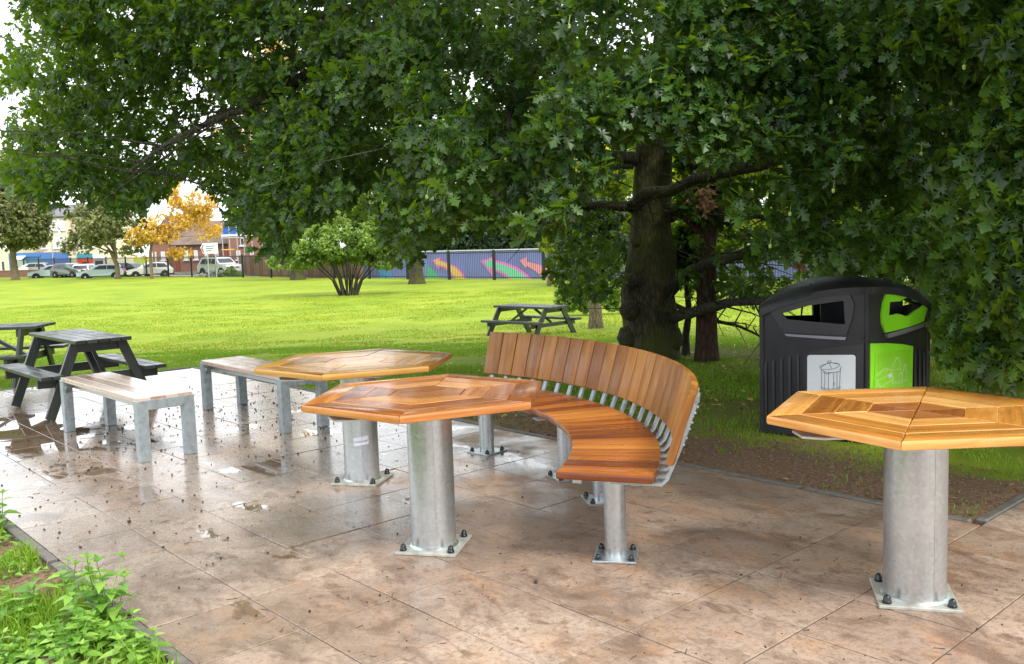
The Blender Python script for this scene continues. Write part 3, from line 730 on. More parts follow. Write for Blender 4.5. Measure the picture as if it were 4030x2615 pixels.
    for P in (Lc, Rc, Bc):
        sm = MB(); p = P - Mc; sm.tube([(p.x * .985, p.y * .985, .02), (p.x * .985, p.y * .985, (.90 if P is not Bc else 1.06))], .022, 10); sm.build('corner_post', M['binbody'], t, 60)
    mapped_plate('aperture_surround', frameL, [holeL], fl, .016, M['bingrey'], t, .05)
    mapped_plate('aperture_surround', frameR, [holeR], fr, .016, M['green'], t, .05)['label'] = 'lime green aperture surround'
    for f, lp in ((fl, [cl(*p) for p in [(474, 482), (832, 500), (826, 518), (490, 496)]]), (fr, [cr_(*p) for p in [(1028, 494), (1276, 458), (1268, 484), (1036, 520)]])):
        mapped_plate('ledge', lp, [], f, .022, M['stubber'], t, .06)
    # service doors
    dl = [cl(*p) for p in [(590, 1080), (590, 603), (700, 572), (800, 556), (926, 545), (926, 1110)]]
    mapped_plate('door', dl, [], fl, .010, M['bingrey'], t, .06)
    dr = [cr_(*p) for p in [(950, 1110), (950, 542), (1040, 552), (1120, 568), (1197, 592), (1190, 1080)]]
    mapped_plate('door', dr, [], fr, .012, M['green'], t, .06)['label'] = 'lime green service door'
    def panel(f, lp, mat, dep, nm): return mapped_plate(nm, lp, [], lambda s, z, d: f(s, z, dep + d), .003, mat, t, .06)
    def rr(x0, y0, x1, y1, r, cv):
        pts = []
        for cx, cy, a0 in ((x1 - r, y0 + r, -90), (x1 - r, y1 - r, 0), (x0 + r, y1 - r, 90), (x0 + r, y0 + r, 180)):
            for k in range(4): a = R(a0 + 30 * k); pts.append(cv(cx + r * math.cos(a), cy + r * math.sin(a)))
        return pts
    wp = panel(fl, rr(610, 608, 882, 960, 16, cl), M['signwhite'], .0105, 'sign_panel')
    gp = panel(fr, rr(978, 604, 1172, 930, 12, cr_), M['green2'], .0125, 'sign_panel')
    fr_ = [cr_(*p) for p in [(972, 598), (1178, 598), (1172, 936), (966, 936)]]
    mapped_plate('panel_rim', fr_, [rr(978, 604, 1172, 930, 12, cr_)], lambda s, z, d: fr(s, z, .0122 + d), .005, M['green'], t, .06)
    def strokes(paths, cv, f, dep, mat, par, w=2.6):
        m = MB()
        for path in paths:
            for (x0, y0), (x1, y1) in zip(path, path[1:]):
                L = math.hypot(x1 - x0, y1 - y0) or 1; nx, ny = -(y1 - y0) / L * w / 2, (x1 - x0) / L * w / 2; ex, ey = (x1 - x0) / L * w / 2, (y1 - y0) / L * w / 2
                q = [(x0 + nx - ex, y0 + ny - ey), (x1 + nx + ex, y1 + ny + ey), (x1 - nx + ex, y1 - ny + ey), (x0 - nx - ex, y0 - ny - ey)]
                vs = [f(*cv(*p), dep) for p in q] + [f(*cv(*p), dep - .0006) for p in q]
                m.add(vs, [(0, 1, 2, 3), (4, 7, 6, 5), (0, 4, 5, 1), (1, 5, 6, 2), (2, 6, 7, 3), (3, 7, 4, 0)])
        return m.build('pictogram', mat, par)
    def ell(cx, cy, rx, ry, rot=0, a0=0, a1=360, n=20):
        out = []
        for k in range(n + 1):
            a = R(a0 + (a1 - a0) * k / n); x, y = rx * math.cos(a), ry * math.sin(a); out.append((cx + x * math.cos(rot) - y * math.sin(rot), cy + x * math.sin(rot) + y * math.cos(rot)))
        return out
    can = [ell(740, 676, 56, 19, -.16), [(686, 684), (735, 652)], [(793, 664), (735, 652)], [(735, 652), (750, 688)], [(728, 656), (728, 645), (746, 642), (748, 653)],
           ell(750, 700, 50, 14, 0, 0, 180), [(800, 700), (804, 676)], [(694, 692), (694, 800)], [(799, 692), (796, 800)], ell(745, 800, 51, 14, 0, 0, 180), ell(745, 806, 54, 16, 0, 0, 180), [(691, 800), (691, 808)], [(799, 800), (799, 808)],
           [(712, 712), (712, 812)], [(733, 715), (733, 815)], [(762, 714), (762, 815)], [(781, 708), (781, 810)], [(703, 706), (716, 720), (740, 720), (750, 712)], [(766, 775), (766, 790)]]
    strokes(can, cl, fl, .0146, M['line'], wp, 2.8)
    bot = [[(1062, 700), (1066, 680), (1080, 662), (1083, 646), (1096, 646), (1098, 662), (1110, 680), (1112, 700), (1112, 790), (1062, 790), (1062, 700)], [(1062, 716), (1112, 716)], ell(1088, 795, 26, 9, 0, 0, 180),
           [(1122, 790), (1122, 745), (1130, 722), (1132, 694), (1142, 694), (1143, 722), (1150, 745), (1150, 790), (1122, 790)], [(1100, 800), (1100, 760), (1106, 740), (1116, 740), (1121, 760), (1121, 800), (1100, 800)],
           [(968, 745), (1048, 708), (1072, 770), (1000, 812), (968, 745)], [(978, 730), (1030, 700), (1038, 712)], [(985, 770), (1062, 735)], [(1000, 812), (988, 808), (966, 756)], ell(1050, 748, 12, 12)]
    strokes(bot, cr_, fr, .0166, M['linelight'], gp, 3.4)
    bl_ = MB(); bl_.add([fr(*cr_(*p), .0168) for p in ell(1050, 748, 10, 10)[:-1]], [tuple(range(20))]); bl_.build('pictogram', M['signwhite'], gp)
    for i in range(5):      # vertical flutes either side
        x = 352 + i * 50; f = MB(); a = cl(x, 1050); b = cl(x, 655 - i * 12); f.tube([fl(a[0], .06, .0), fl(b[0], b[1] - .02, 0.0), fl(b[0], b[1], -.008)], .013, 8); f.build('flute', M['binbody'], t, 60)
    for i in range(3):
        x = 1222 + i * 36; f = MB(); a = cr_(x, 1050); b = cr_(x, 612 + i * 14); f.tube([fr(a[0], .06, .0), fr(b[0], b[1] - .02, 0.0), fr(b[0], b[1], -.008)], .013, 8); f.build('flute', M['binbody'], t, 60)
    lk = MB(); c = cl(910, 512); p = fl(c[0], c[1], .002); lk.lathe([(.010, 0), (.009, .004)], 12, Matrix.Translation(p) @ Matrix.Rotation(R(90), 4, 'X')); lk.build('lock', M['bingrey'], t)
recycling_bin()
# ------------------------------------------------------------------ leaves
def leaf_outline(kind):
    if kind == 'oak':   # lobed half outline (x along, w half width), unit length
        return [(.0, .0), (.12, .035), (.24, .15), (.30, .075), (.43, .235), (.50, .10), (.63, .29), (.70, .13), (.82, .22), (.88, .10), (1.0, .0)]
    if kind == 'oakfar': return [(.0, .0), (.26, .15), (.40, .10), (.62, .28), (.78, .12), (1.0, .0)]
    if kind == 'ovate': return [(.0, .0), (.12, .17), (.32, .28), (.6, .20), (.82, .09), (1.0, .0)]
    if kind == 'simple': return [(.0, .0), (.35, .30), (.75, .2), (1.0, .0)]
def leaf_mesh(kind, droop=.18, fold=.25):
    o = leaf_outline(kind); zf = lambda x, w: -droop * x * x + fold * abs(w)
    V = [(.5, 0, zf(.5, 0))]; T = []
    for sg in (1, -1):
        idx = []
        for x, w in o: V.append((x, sg * w, zf(x, w))); idx.append(len(V) - 1)
        for a, b in zip(idx, idx[1:]): T.append((0, a, b) if sg > 0 else (0, b, a))
    return np.array(V), np.array(T)
def rot_batch(x, up_):
    x = x / np.linalg.norm(x, axis=1, keepdims=True)
    y = np.cross(up_, x); y /= np.linalg.norm(y, axis=1, keepdims=True) + 1e-9
    z = np.cross(x, y); return np.stack([x, y, z], -1)      # columns
def scatter(LV, LT, pos, X, U, size):
    """place one leaf mesh at every pos with length axis X, roughly facing U"""
    Rm = rot_batch(X, U); V = np.einsum('nij,kj->nki', Rm, LV) * size[:, None, None] + pos[:, None, :]
    n, k = len(pos), len(LV); T = (LT[None] + (np.arange(n) * k)[:, None, None])
    return V.reshape(-1, 3), T.reshape(-1, 3)
def vnoise(P, seed=0):
    """cheap smooth 3D value noise in 0..1"""
    r = np.random.default_rng(seed); tab = r.random((32, 32, 32))
    P = np.asarray(P); i = np.floor(P).astype(int); f = P - i; f = f * f * (3 - 2 * f); out = 0
    for dx in (0, 1):
        for dy in (0, 1):
            for dz in (0, 1):
                w = (f[:, 0] if dx else 1 - f[:, 0]) * (f[:, 1] if dy else 1 - f[:, 1]) * (f[:, 2] if dz else 1 - f[:, 2])
                out = out + w * tab[(i[:, 0] + dx) % 32, (i[:, 1] + dy) % 32, (i[:, 2] + dz) % 32]
    return out
def merge(parts):
    V = []; T = []; k = 0
    for v, t in parts: V.append(v); T.append(t + k); k += len(v)
    return np.concatenate(V), np.concatenate(T)
def sprays(P, kind, lsize, nl, axis, spread=.9, gap=.35, r=rng, up_bias=.7):
    """a rosette of nl leaves at each twig tip P pointing along axis"""
    n = len(P); parts = []; LV, LT = leaf_mesh(kind)
    axis = axis / np.linalg.norm(axis, axis=1, keepdims=True)
    ref = np.tile(np.array([[0.3, .2, 1.]]), (n, 1)); e1 = np.cross(axis, ref); e1 /= np.linalg.norm(e1, axis=1, keepdims=True); e2 = np.cross(axis, e1)
    ph = r.random(n) * 6.28; sz_ = r.uniform(.68, 1.3, n)
    for k in range(nl):
        a = ph + k * 2.4 + r.normal(0, .25, n); sp_ = spread * (.75 + .5 * r.random(n))
        d = axis * np.cos(sp_)[:, None] + (e1 * np.cos(a)[:, None] + e2 * np.sin(a)[:, None]) * np.sin(sp_)[:, None]
        d[:, 2] -= .15
        U = np.tile(np.array([[0, 0, up_bias]]), (n, 1)) + axis * .6 + r.normal(0, .35, (n, 3))
        s = lsize * (.75 + .45 * r.random(n)) * sz_; base = P - axis * (k * lsize * gap / nl * 2)[:, None] if hasattr(lsize, '__len__') else P - axis * (k * lsize * gap * .3)
        parts.append(scatter(LV, LT, base, d, U, s if hasattr(s, '__len__') else np.full(n, s)))
    return merge(parts)

# ------------------------------------------------------------------ the great oak
V_ = 4030 / 2379.0
B1 = np.array([(-900, 300), (-120, 330), (0, 425), (60, 462), (120, 488), (190, 452), (250, 478), (330, 492), (362, 425), (440, 412), (490, 470), (560, 545), (610, 590), (655, 600), (700, 548), (770, 500), (860, 512), (905, 580), (955, 612), (1000, 575), (1060, 535), (1150, 540), (1230, 550), (1290, 540), (1330, 500), (1400, 400), (1450, 318), (1580, 318), (1630, 400), (1700, 520), (1780, 600), (1860, 622), (1960, 630), (2110, 650), (2160, 780), (2200, 850), (2300, 880), (2400, 890), (2700, 900), (3600, 700)], float)
B2 = np.array([(-900, 300), (0, 400), (330, 480), (440, 400), (560, 530), (640, 590), (700, 530), (860, 500), (950, 605), (1060, 540), (1240, 560), (1275, 640), (1310, 705), (1375, 722), (1440, 690), (1480, 580), (1540, 580), (1585, 690), (1680, 712), (1780, 716), (1900, 680), (2150, 720), (2180, 850), (2300, 885), (2400, 890), (2700, 900), (3600, 700)], float)
DF = np.array([(-900, 9.5), (0, 8.6), (300, 8.2), (600, 7.4), (850, 6.2), (1050, 5.0), (1300, 4.8), (1600, 5.2), (1900, 5.4), (2150, 4.6), (2300, 3.9), (2600, 3.4), (3600, 3.6)], float)
def oak_sample(n, ulo, uhi, vlo, dens=1.0, seed=1):
    r = np.random.default_rng(seed)
    u = r.uniform(ulo, uhi, n); v = r.uniform(vlo, 900, n)
    d0 = np.interp(u, DF[:, 0], DF[:, 1]); d1 = 14.5
    q = r.random(n); D = d0 + (d1 - d0) * q ** 1.25
    lim = np.where(D < 9.3, np.interp(u, B1[:, 0], B1[:, 1]), np.interp(u, B2[:, 0], B2[:, 1]))
    lim = lim + r.normal(0, 8, n) - 16 * np.clip((u - 500) / 200, 0, 1) + 8 * (u < 450)
    ok = v < lim
    lefty = np.clip((480 - u) / 900, 0, 1)     # crown ends on the left
    ok &= ~((u < 60 + 50 * np.sin(v / 37.) + 26 * np.sin(v / 11.)) & (u > -2000) & (r.random(n) > np.clip((u + 10) / 150., 0, 1)))
    u2, v2 = u * V_, v * V_
    P = np.array(CAM)[None] + (np.array(FW)[None] + ((u2 - 2015) / FPX)[:, None] * np.array(RT)[None] - ((v2 - 1307.5) / FPX)[:, None] * np.array(UP)[None]) * D[:, None]
    n1 = vnoise(P * np.array([1.05, 1.05, 1.5]) + 5, 3); n2 = vnoise(P * np.array([3.3, 3.3, 4.2]), 4)
    c = .60 * n1 + .40 * n2 + .03 * (D < 7)
    thr = .525 - .040 * np.clip((900 - u) / 300, 0, 1) * (1 - .9 * np.exp(-((u - 640) / 120) ** 2 - ((v - 150) / 70) ** 2))
    thr = thr - .10 * ((u > 1565) & (u < 1790) & (v > 545)) - .10 * ((u > 1270) & (u < 1450) & (v > 560))
    ok &= (c > thr)
    # keep the view of the trunk and the seat backs clear, and the gaps with brightness beyond
    trunk = (np.abs(u - 1512) < 68) & (v > 325) & (D < 12.3); ok &= ~trunk
    for (gu, gv, ru, rv, keep) in ((1332, 385, 34, 32, .06), (640, 130, 80, 55, .35), (735, 20, 50, 26, .15), (1783, 240, 20, 26, .05), (1395, 450, 60, 45, .4), (2265, 450, 60, 30, .35), (1640, 455, 70, 40, .45), (300, 30, 40, 25, .4), (560, 290, 110, 50, .6), (1010, 270, 40, 26, .5), (1700, 110, 26, 16, .4), (395, 360, 26, 20, .35), (60, 250, 50, 60, .45), (110, 130, 40, 40, .6), (1160, 470, 60, 30, .6), (865, 480, 50, 55, .08), (770, 560, 90, 40, .15), (1690, 430, 150, 100, .38), (2000, 520, 120, 60, .6), (1270, 560, 40, 60, .4), (250, 200, 30, 20, .5), (150, 330, 26, 26, .5), (460, 190, 40, 24, .4)):
        e = ((u - gu) / ru) ** 2 + ((v - gv) / rv) ** 2 < 1; ok &= ~(e & (r.random(n) > keep))
    for pl, wd in (([(1478, 478, 11.4), (1560, 444, 10.8), (1610, 420, 10.5), (1700, 398, 10), (1760, 388, 9.5), (1850, 360, 9)], 26), ([(880, 62, 9.3), (790, 125, 8.9), (705, 178, 8.7), (610, 230, 8.5), (520, 272, 8.5), (440, 310, 8.5)], 20), ([(960, 0, 9.9), (850, 12, 9.5), (770, 32, 9.3)], 16),
                   ([(1480, 370, 11.5), (1420, 362, 11.4), (1350, 345, 11.6)], 22), ([(1850, 345, 10), (1950, 300, 9.3), (2050, 262, 8.5), (2150, 240, 8), (2280, 235, 7.2)], 16), ([(1540, 500, 11.5), (1600, 485, 11), (1680, 500, 10.7)], 18), ([(2180, 480, 7.7), (2280, 520, 7.4)], 14)):
        for (ua, va, da), (ub, vb, db) in zip(pl, pl[1:]):
            k = np.clip(((u - ua) * (ub - ua) + (v - va) * (vb - va)) / ((ub - ua) ** 2 + (vb - va) ** 2), 0, 1)
            e = (np.hypot(u - ua - k * (ub - ua), v - va - k * (vb - va)) < wd) & (D < da + k * (db - da) + .1); ok &= ~(e & (r.random(n) < .88))
    # leave the line of sight to the litter bin and the tables open
    ok &= ~((u > 1760) & (u < 2185) & (v > 632) & (D < 7.6))
    ok &= ~((P[:, 2] < .35))
    tr = np.array([1.75, 11.6, 0]); out = P - tr; out[:, 2] = (P[:, 2] - 4) * .5
    return P[ok], D[ok], out[ok], u[ok], v[ok]
def build_oak():
    base = Vector((1.62, 11.55, tzf(1.62, 11.55)))
    t = thing('oak_tree', base, 'great oak with thick mossy trunk and low leafy boughs across the top', 'tree')
    def loc(P): return [Vector(p) - base for p in P]
    tr = MB(); D0 = 11.6
    path = [at(1515 * V_, 845 * V_, D0), at(1512 * V_, 800 * V_, D0), at(1508 * V_, 740 * V_, D0), at(1506 * V_, 680 * V_, D0), at(1512 * V_, 600 * V_, D0), at(1514 * V_, 520 * V_, D0), at(1514 * V_, 440 * V_, D0), at(1518 * V_, 340 * V_, D0), at(1535 * V_, 200 * V_, D0), at(1552 * V_, 60 * V_, D0 + .1), at(1556 * V_, -120 * V_, D0 + .2), at(1500 * V_, -500 * V_, D0 + .5)]
    rad = [.40, .335, .335, .325, .30, .265, .25, .245, .19, .16, .14, .08]
    tr.tube(loc(path), rad, 28)
    # irregular swellings
    V = np.array(tr.v); th = np.arctan2(V[:, 1], V[:, 0]); k = 1 + .07 * np.sin(th * 3 + V[:, 2] * 2.2) + .05 * np.sin(th * 7 + V[:, 2] * 5) + .06 * np.sin(V[:, 2] * 6.2 + th)
    cx = np.interp(V[:, 2], [p.z for p in loc(path)], [p.x for p in loc(path)]); cy = np.interp(V[:, 2], [p.z for p in loc(path)], [p.y for p in loc(path)])
    V[:, 0] = cx + (V[:, 0] - cx) * k; V[:, 1] = cy + (V[:, 1] - cy) * k; tr.v = [tuple(p) for p in V]
    trunk = tr.build('trunk', M['bark'], t, 80)
    for (bu, bv, bd, br_) in ((1462, 722, D0 - .3, .13), (1468, 655, D0 - .25, .10), (1476, 562, D0 - .2, .07), (1560, 500, D0 - .05, .10), (1462, 785, D0 - .1, .16), (1556, 790, D0 - .1, .18)):
        b = MB(); c = at(bu * V_, bv * V_, bd) - base; b.lathe([(.01, -br_), (br_ * .7, -br_ * .7), (br_, 0), (br_ * .7, br_ * .8), (.01, br_)], 12, Matrix.Translation(c)); b.build('burr', M['bark'], trunk, 80)
    def limb(pts, r0, r1, mat='bark2', par=None):
        P = loc([at(u * V_, v * V_, d) for u, v, d in pts]); n = len(P)
        # subdivide with Catmull-Rom and a little wobble
        Q = []
        for i in range(n - 1):
            p0, p1, p2, p3 = P[max(i - 1, 0)], P[i], P[i + 1], P[min(i + 2, n - 1)]
            for k in range(5):
                s = k / 5; Q.append(.5 * ((2 * p1) + (p2 - p0) * s + (2 * p0 - 5 * p1 + 4 * p2 - p3) * s * s + (3 * p1 - p0 - 3 * p2 + p3) * s ** 3) + Vector((rnd.gauss(0, 1), rnd.gauss(0, 1), rnd.gauss(0, 1))) * r0 * .06)
        Q.append(P[-1]); m = MB(); m.tube(Q, [r0 + (r1 - r0) * (i / (len(Q) - 1)) ** .8 for i in range(len(Q))], 9)
        return m.build('limb', M[mat], par or t, 80), Q
    T0 = 11.5
    L = [([(1478, 478, T0 - .1), (1500, 450, T0 - .45), (1560, 444, T0 - .7), (1610, 420, T0 - 1), (1700, 398, T0 - 1.5), (1760, 388, T0 - 2), (1850, 360, T0 - 2.5), (1950, 330, T0 - 3.2), (2060, 280, T0 - 3.8), (2200, 235, T0 - 4.2)], .085, .035),
         ([(1470, 480, T0), (1400, 478, T0 - .2), (1320, 482, T0 - .3), (1240, 470, T0 - .6), (1120, 500, T0 - 1)], .075, .02),
         ([(1540, 500, T0), (1600, 485, T0 - .4), (1680, 500, T0 - .8), (1780, 505, T0 - 1.2), (1880, 540, T0 - 1.8)], .07, .02),
         ([(1545, 690, T0), (1590, 640, T0 - .5), (1640, 615, T0 - .9), (1700, 600, T0 - 1.3), (1800, 560, T0 - 2), (1900, 560, T0 - 2.6), (2000, 590, T0 - 3)], .085, .03),
         ([(1555, 740, T0), (1600, 728, T0 - .6), (1660, 712, T0 - 1.2), (1720, 700, T0 - 1.8), (1800, 702, T0 - 2.4), (1900, 690, T0 - 2.8)], .08, .03),
         ([(1480, 370, T0), (1420, 362, T0 - .1), (1350, 345, T0 + .1), (1260, 300, T0 - .2), (1140, 290, T0 - .5)], .09, .03),
         ([(1470, 385, T0), (1410, 392, T0 - .1), (1350, 415, T0), (1300, 430, T0)], .05, .02),
         ([(1490, 250, T0), (1300, 150, T0 - .8), (1050, 60, T0 - 1.6), (880, 62, T0 - 2.2), (790, 125, T0 - 2.6), (705, 178, T0 - 2.8), (610, 230, T0 - 3), (520, 272, T0 - 3), (400, 325, T0 - 3), (300, 400, T0 - 3)], .10, .015),
         ([(900, 70, T0 - 2.2), (780, 120, T0 - 2.4), (690, 160, T0 - 2.6), (600, 232, T0 - 2.6), (480, 275, T0 - 2.8)], .035, .012),
         ([(960, 0, T0 - 1.6), (850, 12, T0 - 2), (770, 32, T0 - 2.2), (690, 42, T0 - 2.4), (560, 60, T0 - 2.8)], .07, .03),
         ([(1530, 280, T0), (1700, 220, T0 - .5), (1900, 200, T0 - 1.5), (2100, 170, T0 - 2.5), (2300, 120, T0 - 4)], .09, .03),
         ([(1600, 230, T0), (1850, 330, T0 - 1.4), (1950, 290, T0 - 2.2), (2050, 262, T0 - 3), (2150, 240, T0 - 3.6), (2280, 235, T0 - 4.4)], .05, .02),
         ([(1490, 200, T0), (1350, 120, T0 - 1.5), (1250, 150, T0 - 3), (1200, 220, T0 - 4.4), (1180, 300, T0 - 5.2)], .07, .015),
         ([(1535, 150, T0), (1650, 60, T0 - 1.5), (1750, 80, T0 - 3.2), (1820, 160, T0 - 4.5)], .07, .015),
         ([(1960, 300, T0 - 3), (2080, 440, T0 - 3.5), (2180, 480, T0 - 3.8), (2280, 520, T0 - 4.2), (2340, 640, T0 - 4.4)], .05, .012),
         ([(1545, 700, T0 + .1), (1640, 740, T0 + .5), (1720, 760, T0 + .6), (1780, 790, T0 + .8)], .04, .012),
         ([(700, 178, T0 - 2.8), (600, 400, T0 - 2.6), (560, 470, T0 - 2.6)], .02, .008)]
    Qs = []
    for pts, r0, r1 in L:
        o, Q = limb(pts, r0, r1); Qs.append(Q)
    # twigs hanging from limbs, one part
    tw = MB()
    for Q in Qs:
        for k in range(3, len(Q), 2):
            for _ in range(2):
                p = Q[k]; d = Vector((rnd.gauss(0, .5), rnd.gauss(-.15, .5), rnd.gauss(.05, .3)))
                q1 = p + d * .5; q2 = q1 + (d + Vector((rnd.gauss(0, .3), rnd.gauss(0, .3), -.15))) * .5
                tw.tube([p, q1, q2], [.012, .007, .003], 4, False)
    tw.build('twigs', M['bark2'], t, 80)
    # foliage in view
    P, D, out, u, v = oak_sample(82000, -60, 2460, -60, seed=2)
    P2, D2, out2, u2, v2 = oak_sample(20000, 650, 3300, -420, seed=9)
    keep = ~((u2 > -60) & (u2 < 2460) & (v2 > -60)); P2, D2, out2 = P2[keep], D2[keep], out2[keep]
    ax = out + rng.normal(0, 2.6, out.shape); ax[:, 1] -= 2.2; ax[:, 2] += 0.2
    near = D < 8.2; bz = np.array(base)
    parts = [sprays(P[near] - bz, 'oak', .105, 6, ax[near]), sprays(P[~near] - bz, 'oakfar', .108, 6, ax[~near])]
    ax2 = out2 + rng.normal(0, 3, out2.shape); parts.append(sprays(P2 - bz, 'oakfar', .15, 5, ax2))
    # upper crown, out of the picture, that shades the ground
    n = 2100; th = rng.random(n) * 6.283; rr = 8.2 * np.sqrt(rng.random(n)); z = 4.2 + rng.random(n) ** .7 * 8 * np.sqrt(np.clip(1 - (rr / 8.6) ** 2, 0, 1))
    P3 = np.stack([rr * np.cos(th) + .6, rr * np.sin(th) + .5, z], -1); ok = (vnoise(P3 * .8, 6) > .35) & (P3[:, 1] + base.y > 4.2 + .0 * P3[:, 0])
    uu, vv, zz = project(P3 + bz); ok &= ~((zz > 0) & (uu > -100) & (uu < 4130) & (vv > -100)); P3 = P3[ok]
    parts.append(sprays(P3, 'oakfar', .42, 5, P3 + rng.normal(0, 3, P3.shape)))
    print('oak sprays', len(P), near.sum(), len(P2), len(P3))
    Vv, Tt = merge(parts); fast_mesh('crown', Vv, Tt, M['oakleaf'], t)
    # acorns hanging in the nearer sprays
    sel = np.where(near & (u > 900) & (u < 2300))[0]; sel = rng.choice(sel, min(150, len(sel)), replace=False); ac = MB()
    for i in sel:
        p = Vector(P[i] - bz) + Vector((rnd.uniform(-.04, .04), -.03, -.06)); ac.lathe([(.002, -.016), (.008, -.012), (.0105, 0), (.0095, .008), (.003, .012)], 7, Matrix.Translation(p)); ac.tube([p + Vector((0, 0, .01)), p + Vector((.01, .01, .06))], .0014, 3, False)
    tag(ac.build('acorns', plain('green_acorns', (.30, .42, .10), .4), t), kind='stuff')
    # two withered brown sprays
    for (uu_, vv_, dd, nn) in ((1636, 462, 10.2, 26), (1858, 600, 8.6, 12)):
        c = np.array(at(uu_ * V_, vv_ * V_, dd)) - bz; Pd = c + rng.normal(0, 1, (nn, 3)) * np.array([.05, .05, .09]) * (1 if nn > 20 else .7)
        a_, b_ = sprays(Pd, 'oak', .085, 3, np.tile([[.2, -.2, -1.]], (nn, 1)) + rng.normal(0, .4, (nn, 3)), up_bias=.1); o = fast_mesh('withered_spray', a_, b_, M['deadleaf'], t); o['label'] = 'withered brown leaf spray'
build_oak()

# ------------------------------------------------------------------ other trees
def make_tree(name, base, label, cat, blobs, leafm, lsize, nleaf, trunk=None, barkm='bark', limbs=5, group=None, nl=4, seed=1, thr=.40, kind='simple', fr=1.1):
    """blobs: (dx,dy,z,rx,ry,rz) crown lumps; trunk: (r0,r1,z1) or list of stems"""
    r = np.random.default_rng(seed); q = random.Random(seed)
    t = thing(name, base, label, cat, 0, group); parts = []
    tot = sum(b[3] * b[4] * b[5] for b in blobs)
    pts = []
    for (dx, dy, z, rx, ry, rz) in blobs:
        n = int(nleaf * rx * ry * rz / tot) + 20; d = r.normal(0, 1, (n, 3)); d /= np.linalg.norm(d, axis=1, keepdims=True)
        rad = r.random(n) ** .45; P = d * rad[:, None] * np.array([rx, ry, rz]) + np.array([dx, dy, z]); pts.append((P, d))
    P = np.concatenate([p for p, _ in pts]); d = np.concatenate([x for _, x in pts])
    s0 = max(b[3] for b in blobs); nz = .6 * vnoise(P * (fr / s0 * 2.2) + seed, seed) + .4 * vnoise(P * (fr / s0 * 6), seed + 1)
    ok = nz > thr; P, d = P[ok], d[ok]
    V, T = sprays(P, kind, lsize, nl, d + r.normal(0, .7, d.shape), r=r); fast_mesh('crown', V, T, leafm, t)
    m = MB()
    if trunk:
        r0, r1, z1 = trunk; top = Vector((blobs[0][0] * .4, blobs[0][1] * .4, z1))
        m.tube([(0, 0, -.2), (0, 0, .25), (q.gauss(0, .04), 0, z1 * .5), top], [r0 * 1.35, r0, (r0 + r1) / 2, r1], 12)
        m.build('trunk', M[barkm], t, 80)
        for k in range(limbs):
            b = blobs[k % len(blobs)]; e = Vector((b[0] + q.gauss(0, b[3] * .4), b[1] + q.gauss(0, b[4] * .4), b[2] + q.gauss(0, b[5] * .3)))
            s = Vector((0, 0, z1 * q.uniform(.72, 1))) ; mm = MB(); mid = s.lerp(e, .5) + Vector((0, 0, q.uniform(0, .3)))
            mm.tube([s, mid, e], [r1 * .7, r1 * .4, r1 * .12], 6); mm.build('limb', M[barkm], t, 80)
    return t
def tree_at(name, u, v, D, label, cat, blobs_px, leafm, lsize, nleaf, trunk_px, barkm='bark4', limbs=6, group=None, seed=1, thr=.4, depth=.8, z=None, **kw):
    """place by its foot; crown lumps given in photo pixels (cu,cv,ru,rv) at the same distance"""
    b = at(u, v, D); b.z = tzf(b.x, b.y) if z is None else z; blobs = []
    for i, (cu, cv, ru, rv) in enumerate(blobs_px):
        c = at(cu, cv, D) - b; k = D / FPX; blobs.append((c.x, c.y + (0.3 * (i % 3 - 1)) * ru * k, c.z, ru * k, ru * k * depth, rv * k))
    tr = None
    if trunk_px: w, vt = trunk_px; tr = (w * D / FPX / 2, w * D / FPX / 2 * .7, (at(u, vt, D) - b).z)
    return make_tree(name, b, label, cat, blobs, leafm, lsize, nleaf, tr, barkm, limbs, group, 4, seed, thr, **kw)

tree_at('autumn_tree', 598, 1090, 80, 'slender tree with golden orange autumn leaves in front of the brick hall', 'tree', [(640, 900, 90, 60), (560, 930, 70, 40), (740, 850, 90, 60), (690, 770, 60, 60), (820, 910, 60, 40), (700, 1000, 55, 26), (560, 1000, 40, 22), (780, 800, 80, 50), (660, 720, 50, 40)], M['yellowleaf'], .24, 3600, (14, 900), seed=3, thr=.50)
tree_at('street_tree', 464, 1088, 82, 'rounded olive green tree left of the golden one, before the shops', 'tree', [(420, 880, 160, 90), (300, 960, 70, 50), (430, 760, 70, 60), (330, 900, 70, 70), (480, 960, 110, 50), (420, 830, 100, 60), (540, 940, 60, 50), (460, 780, 80, 50)], M['olive'], .30, 5200, (20, 990), seed=4, thr=.47)
tree_at('street_tree', 60, 1080, 88, 'broad dark olive tree at the left edge over the blue shop', 'tree', [(60, 850, 160, 130), (150, 900, 60, 70), (20, 720, 120, 100), (-60, 800, 150, 140), (110, 920, 80, 60), (60, 740, 100, 90), (30, 660, 80, 70)], M['olive'], .36, 9000, (30, 980), seed=5, thr=.33)
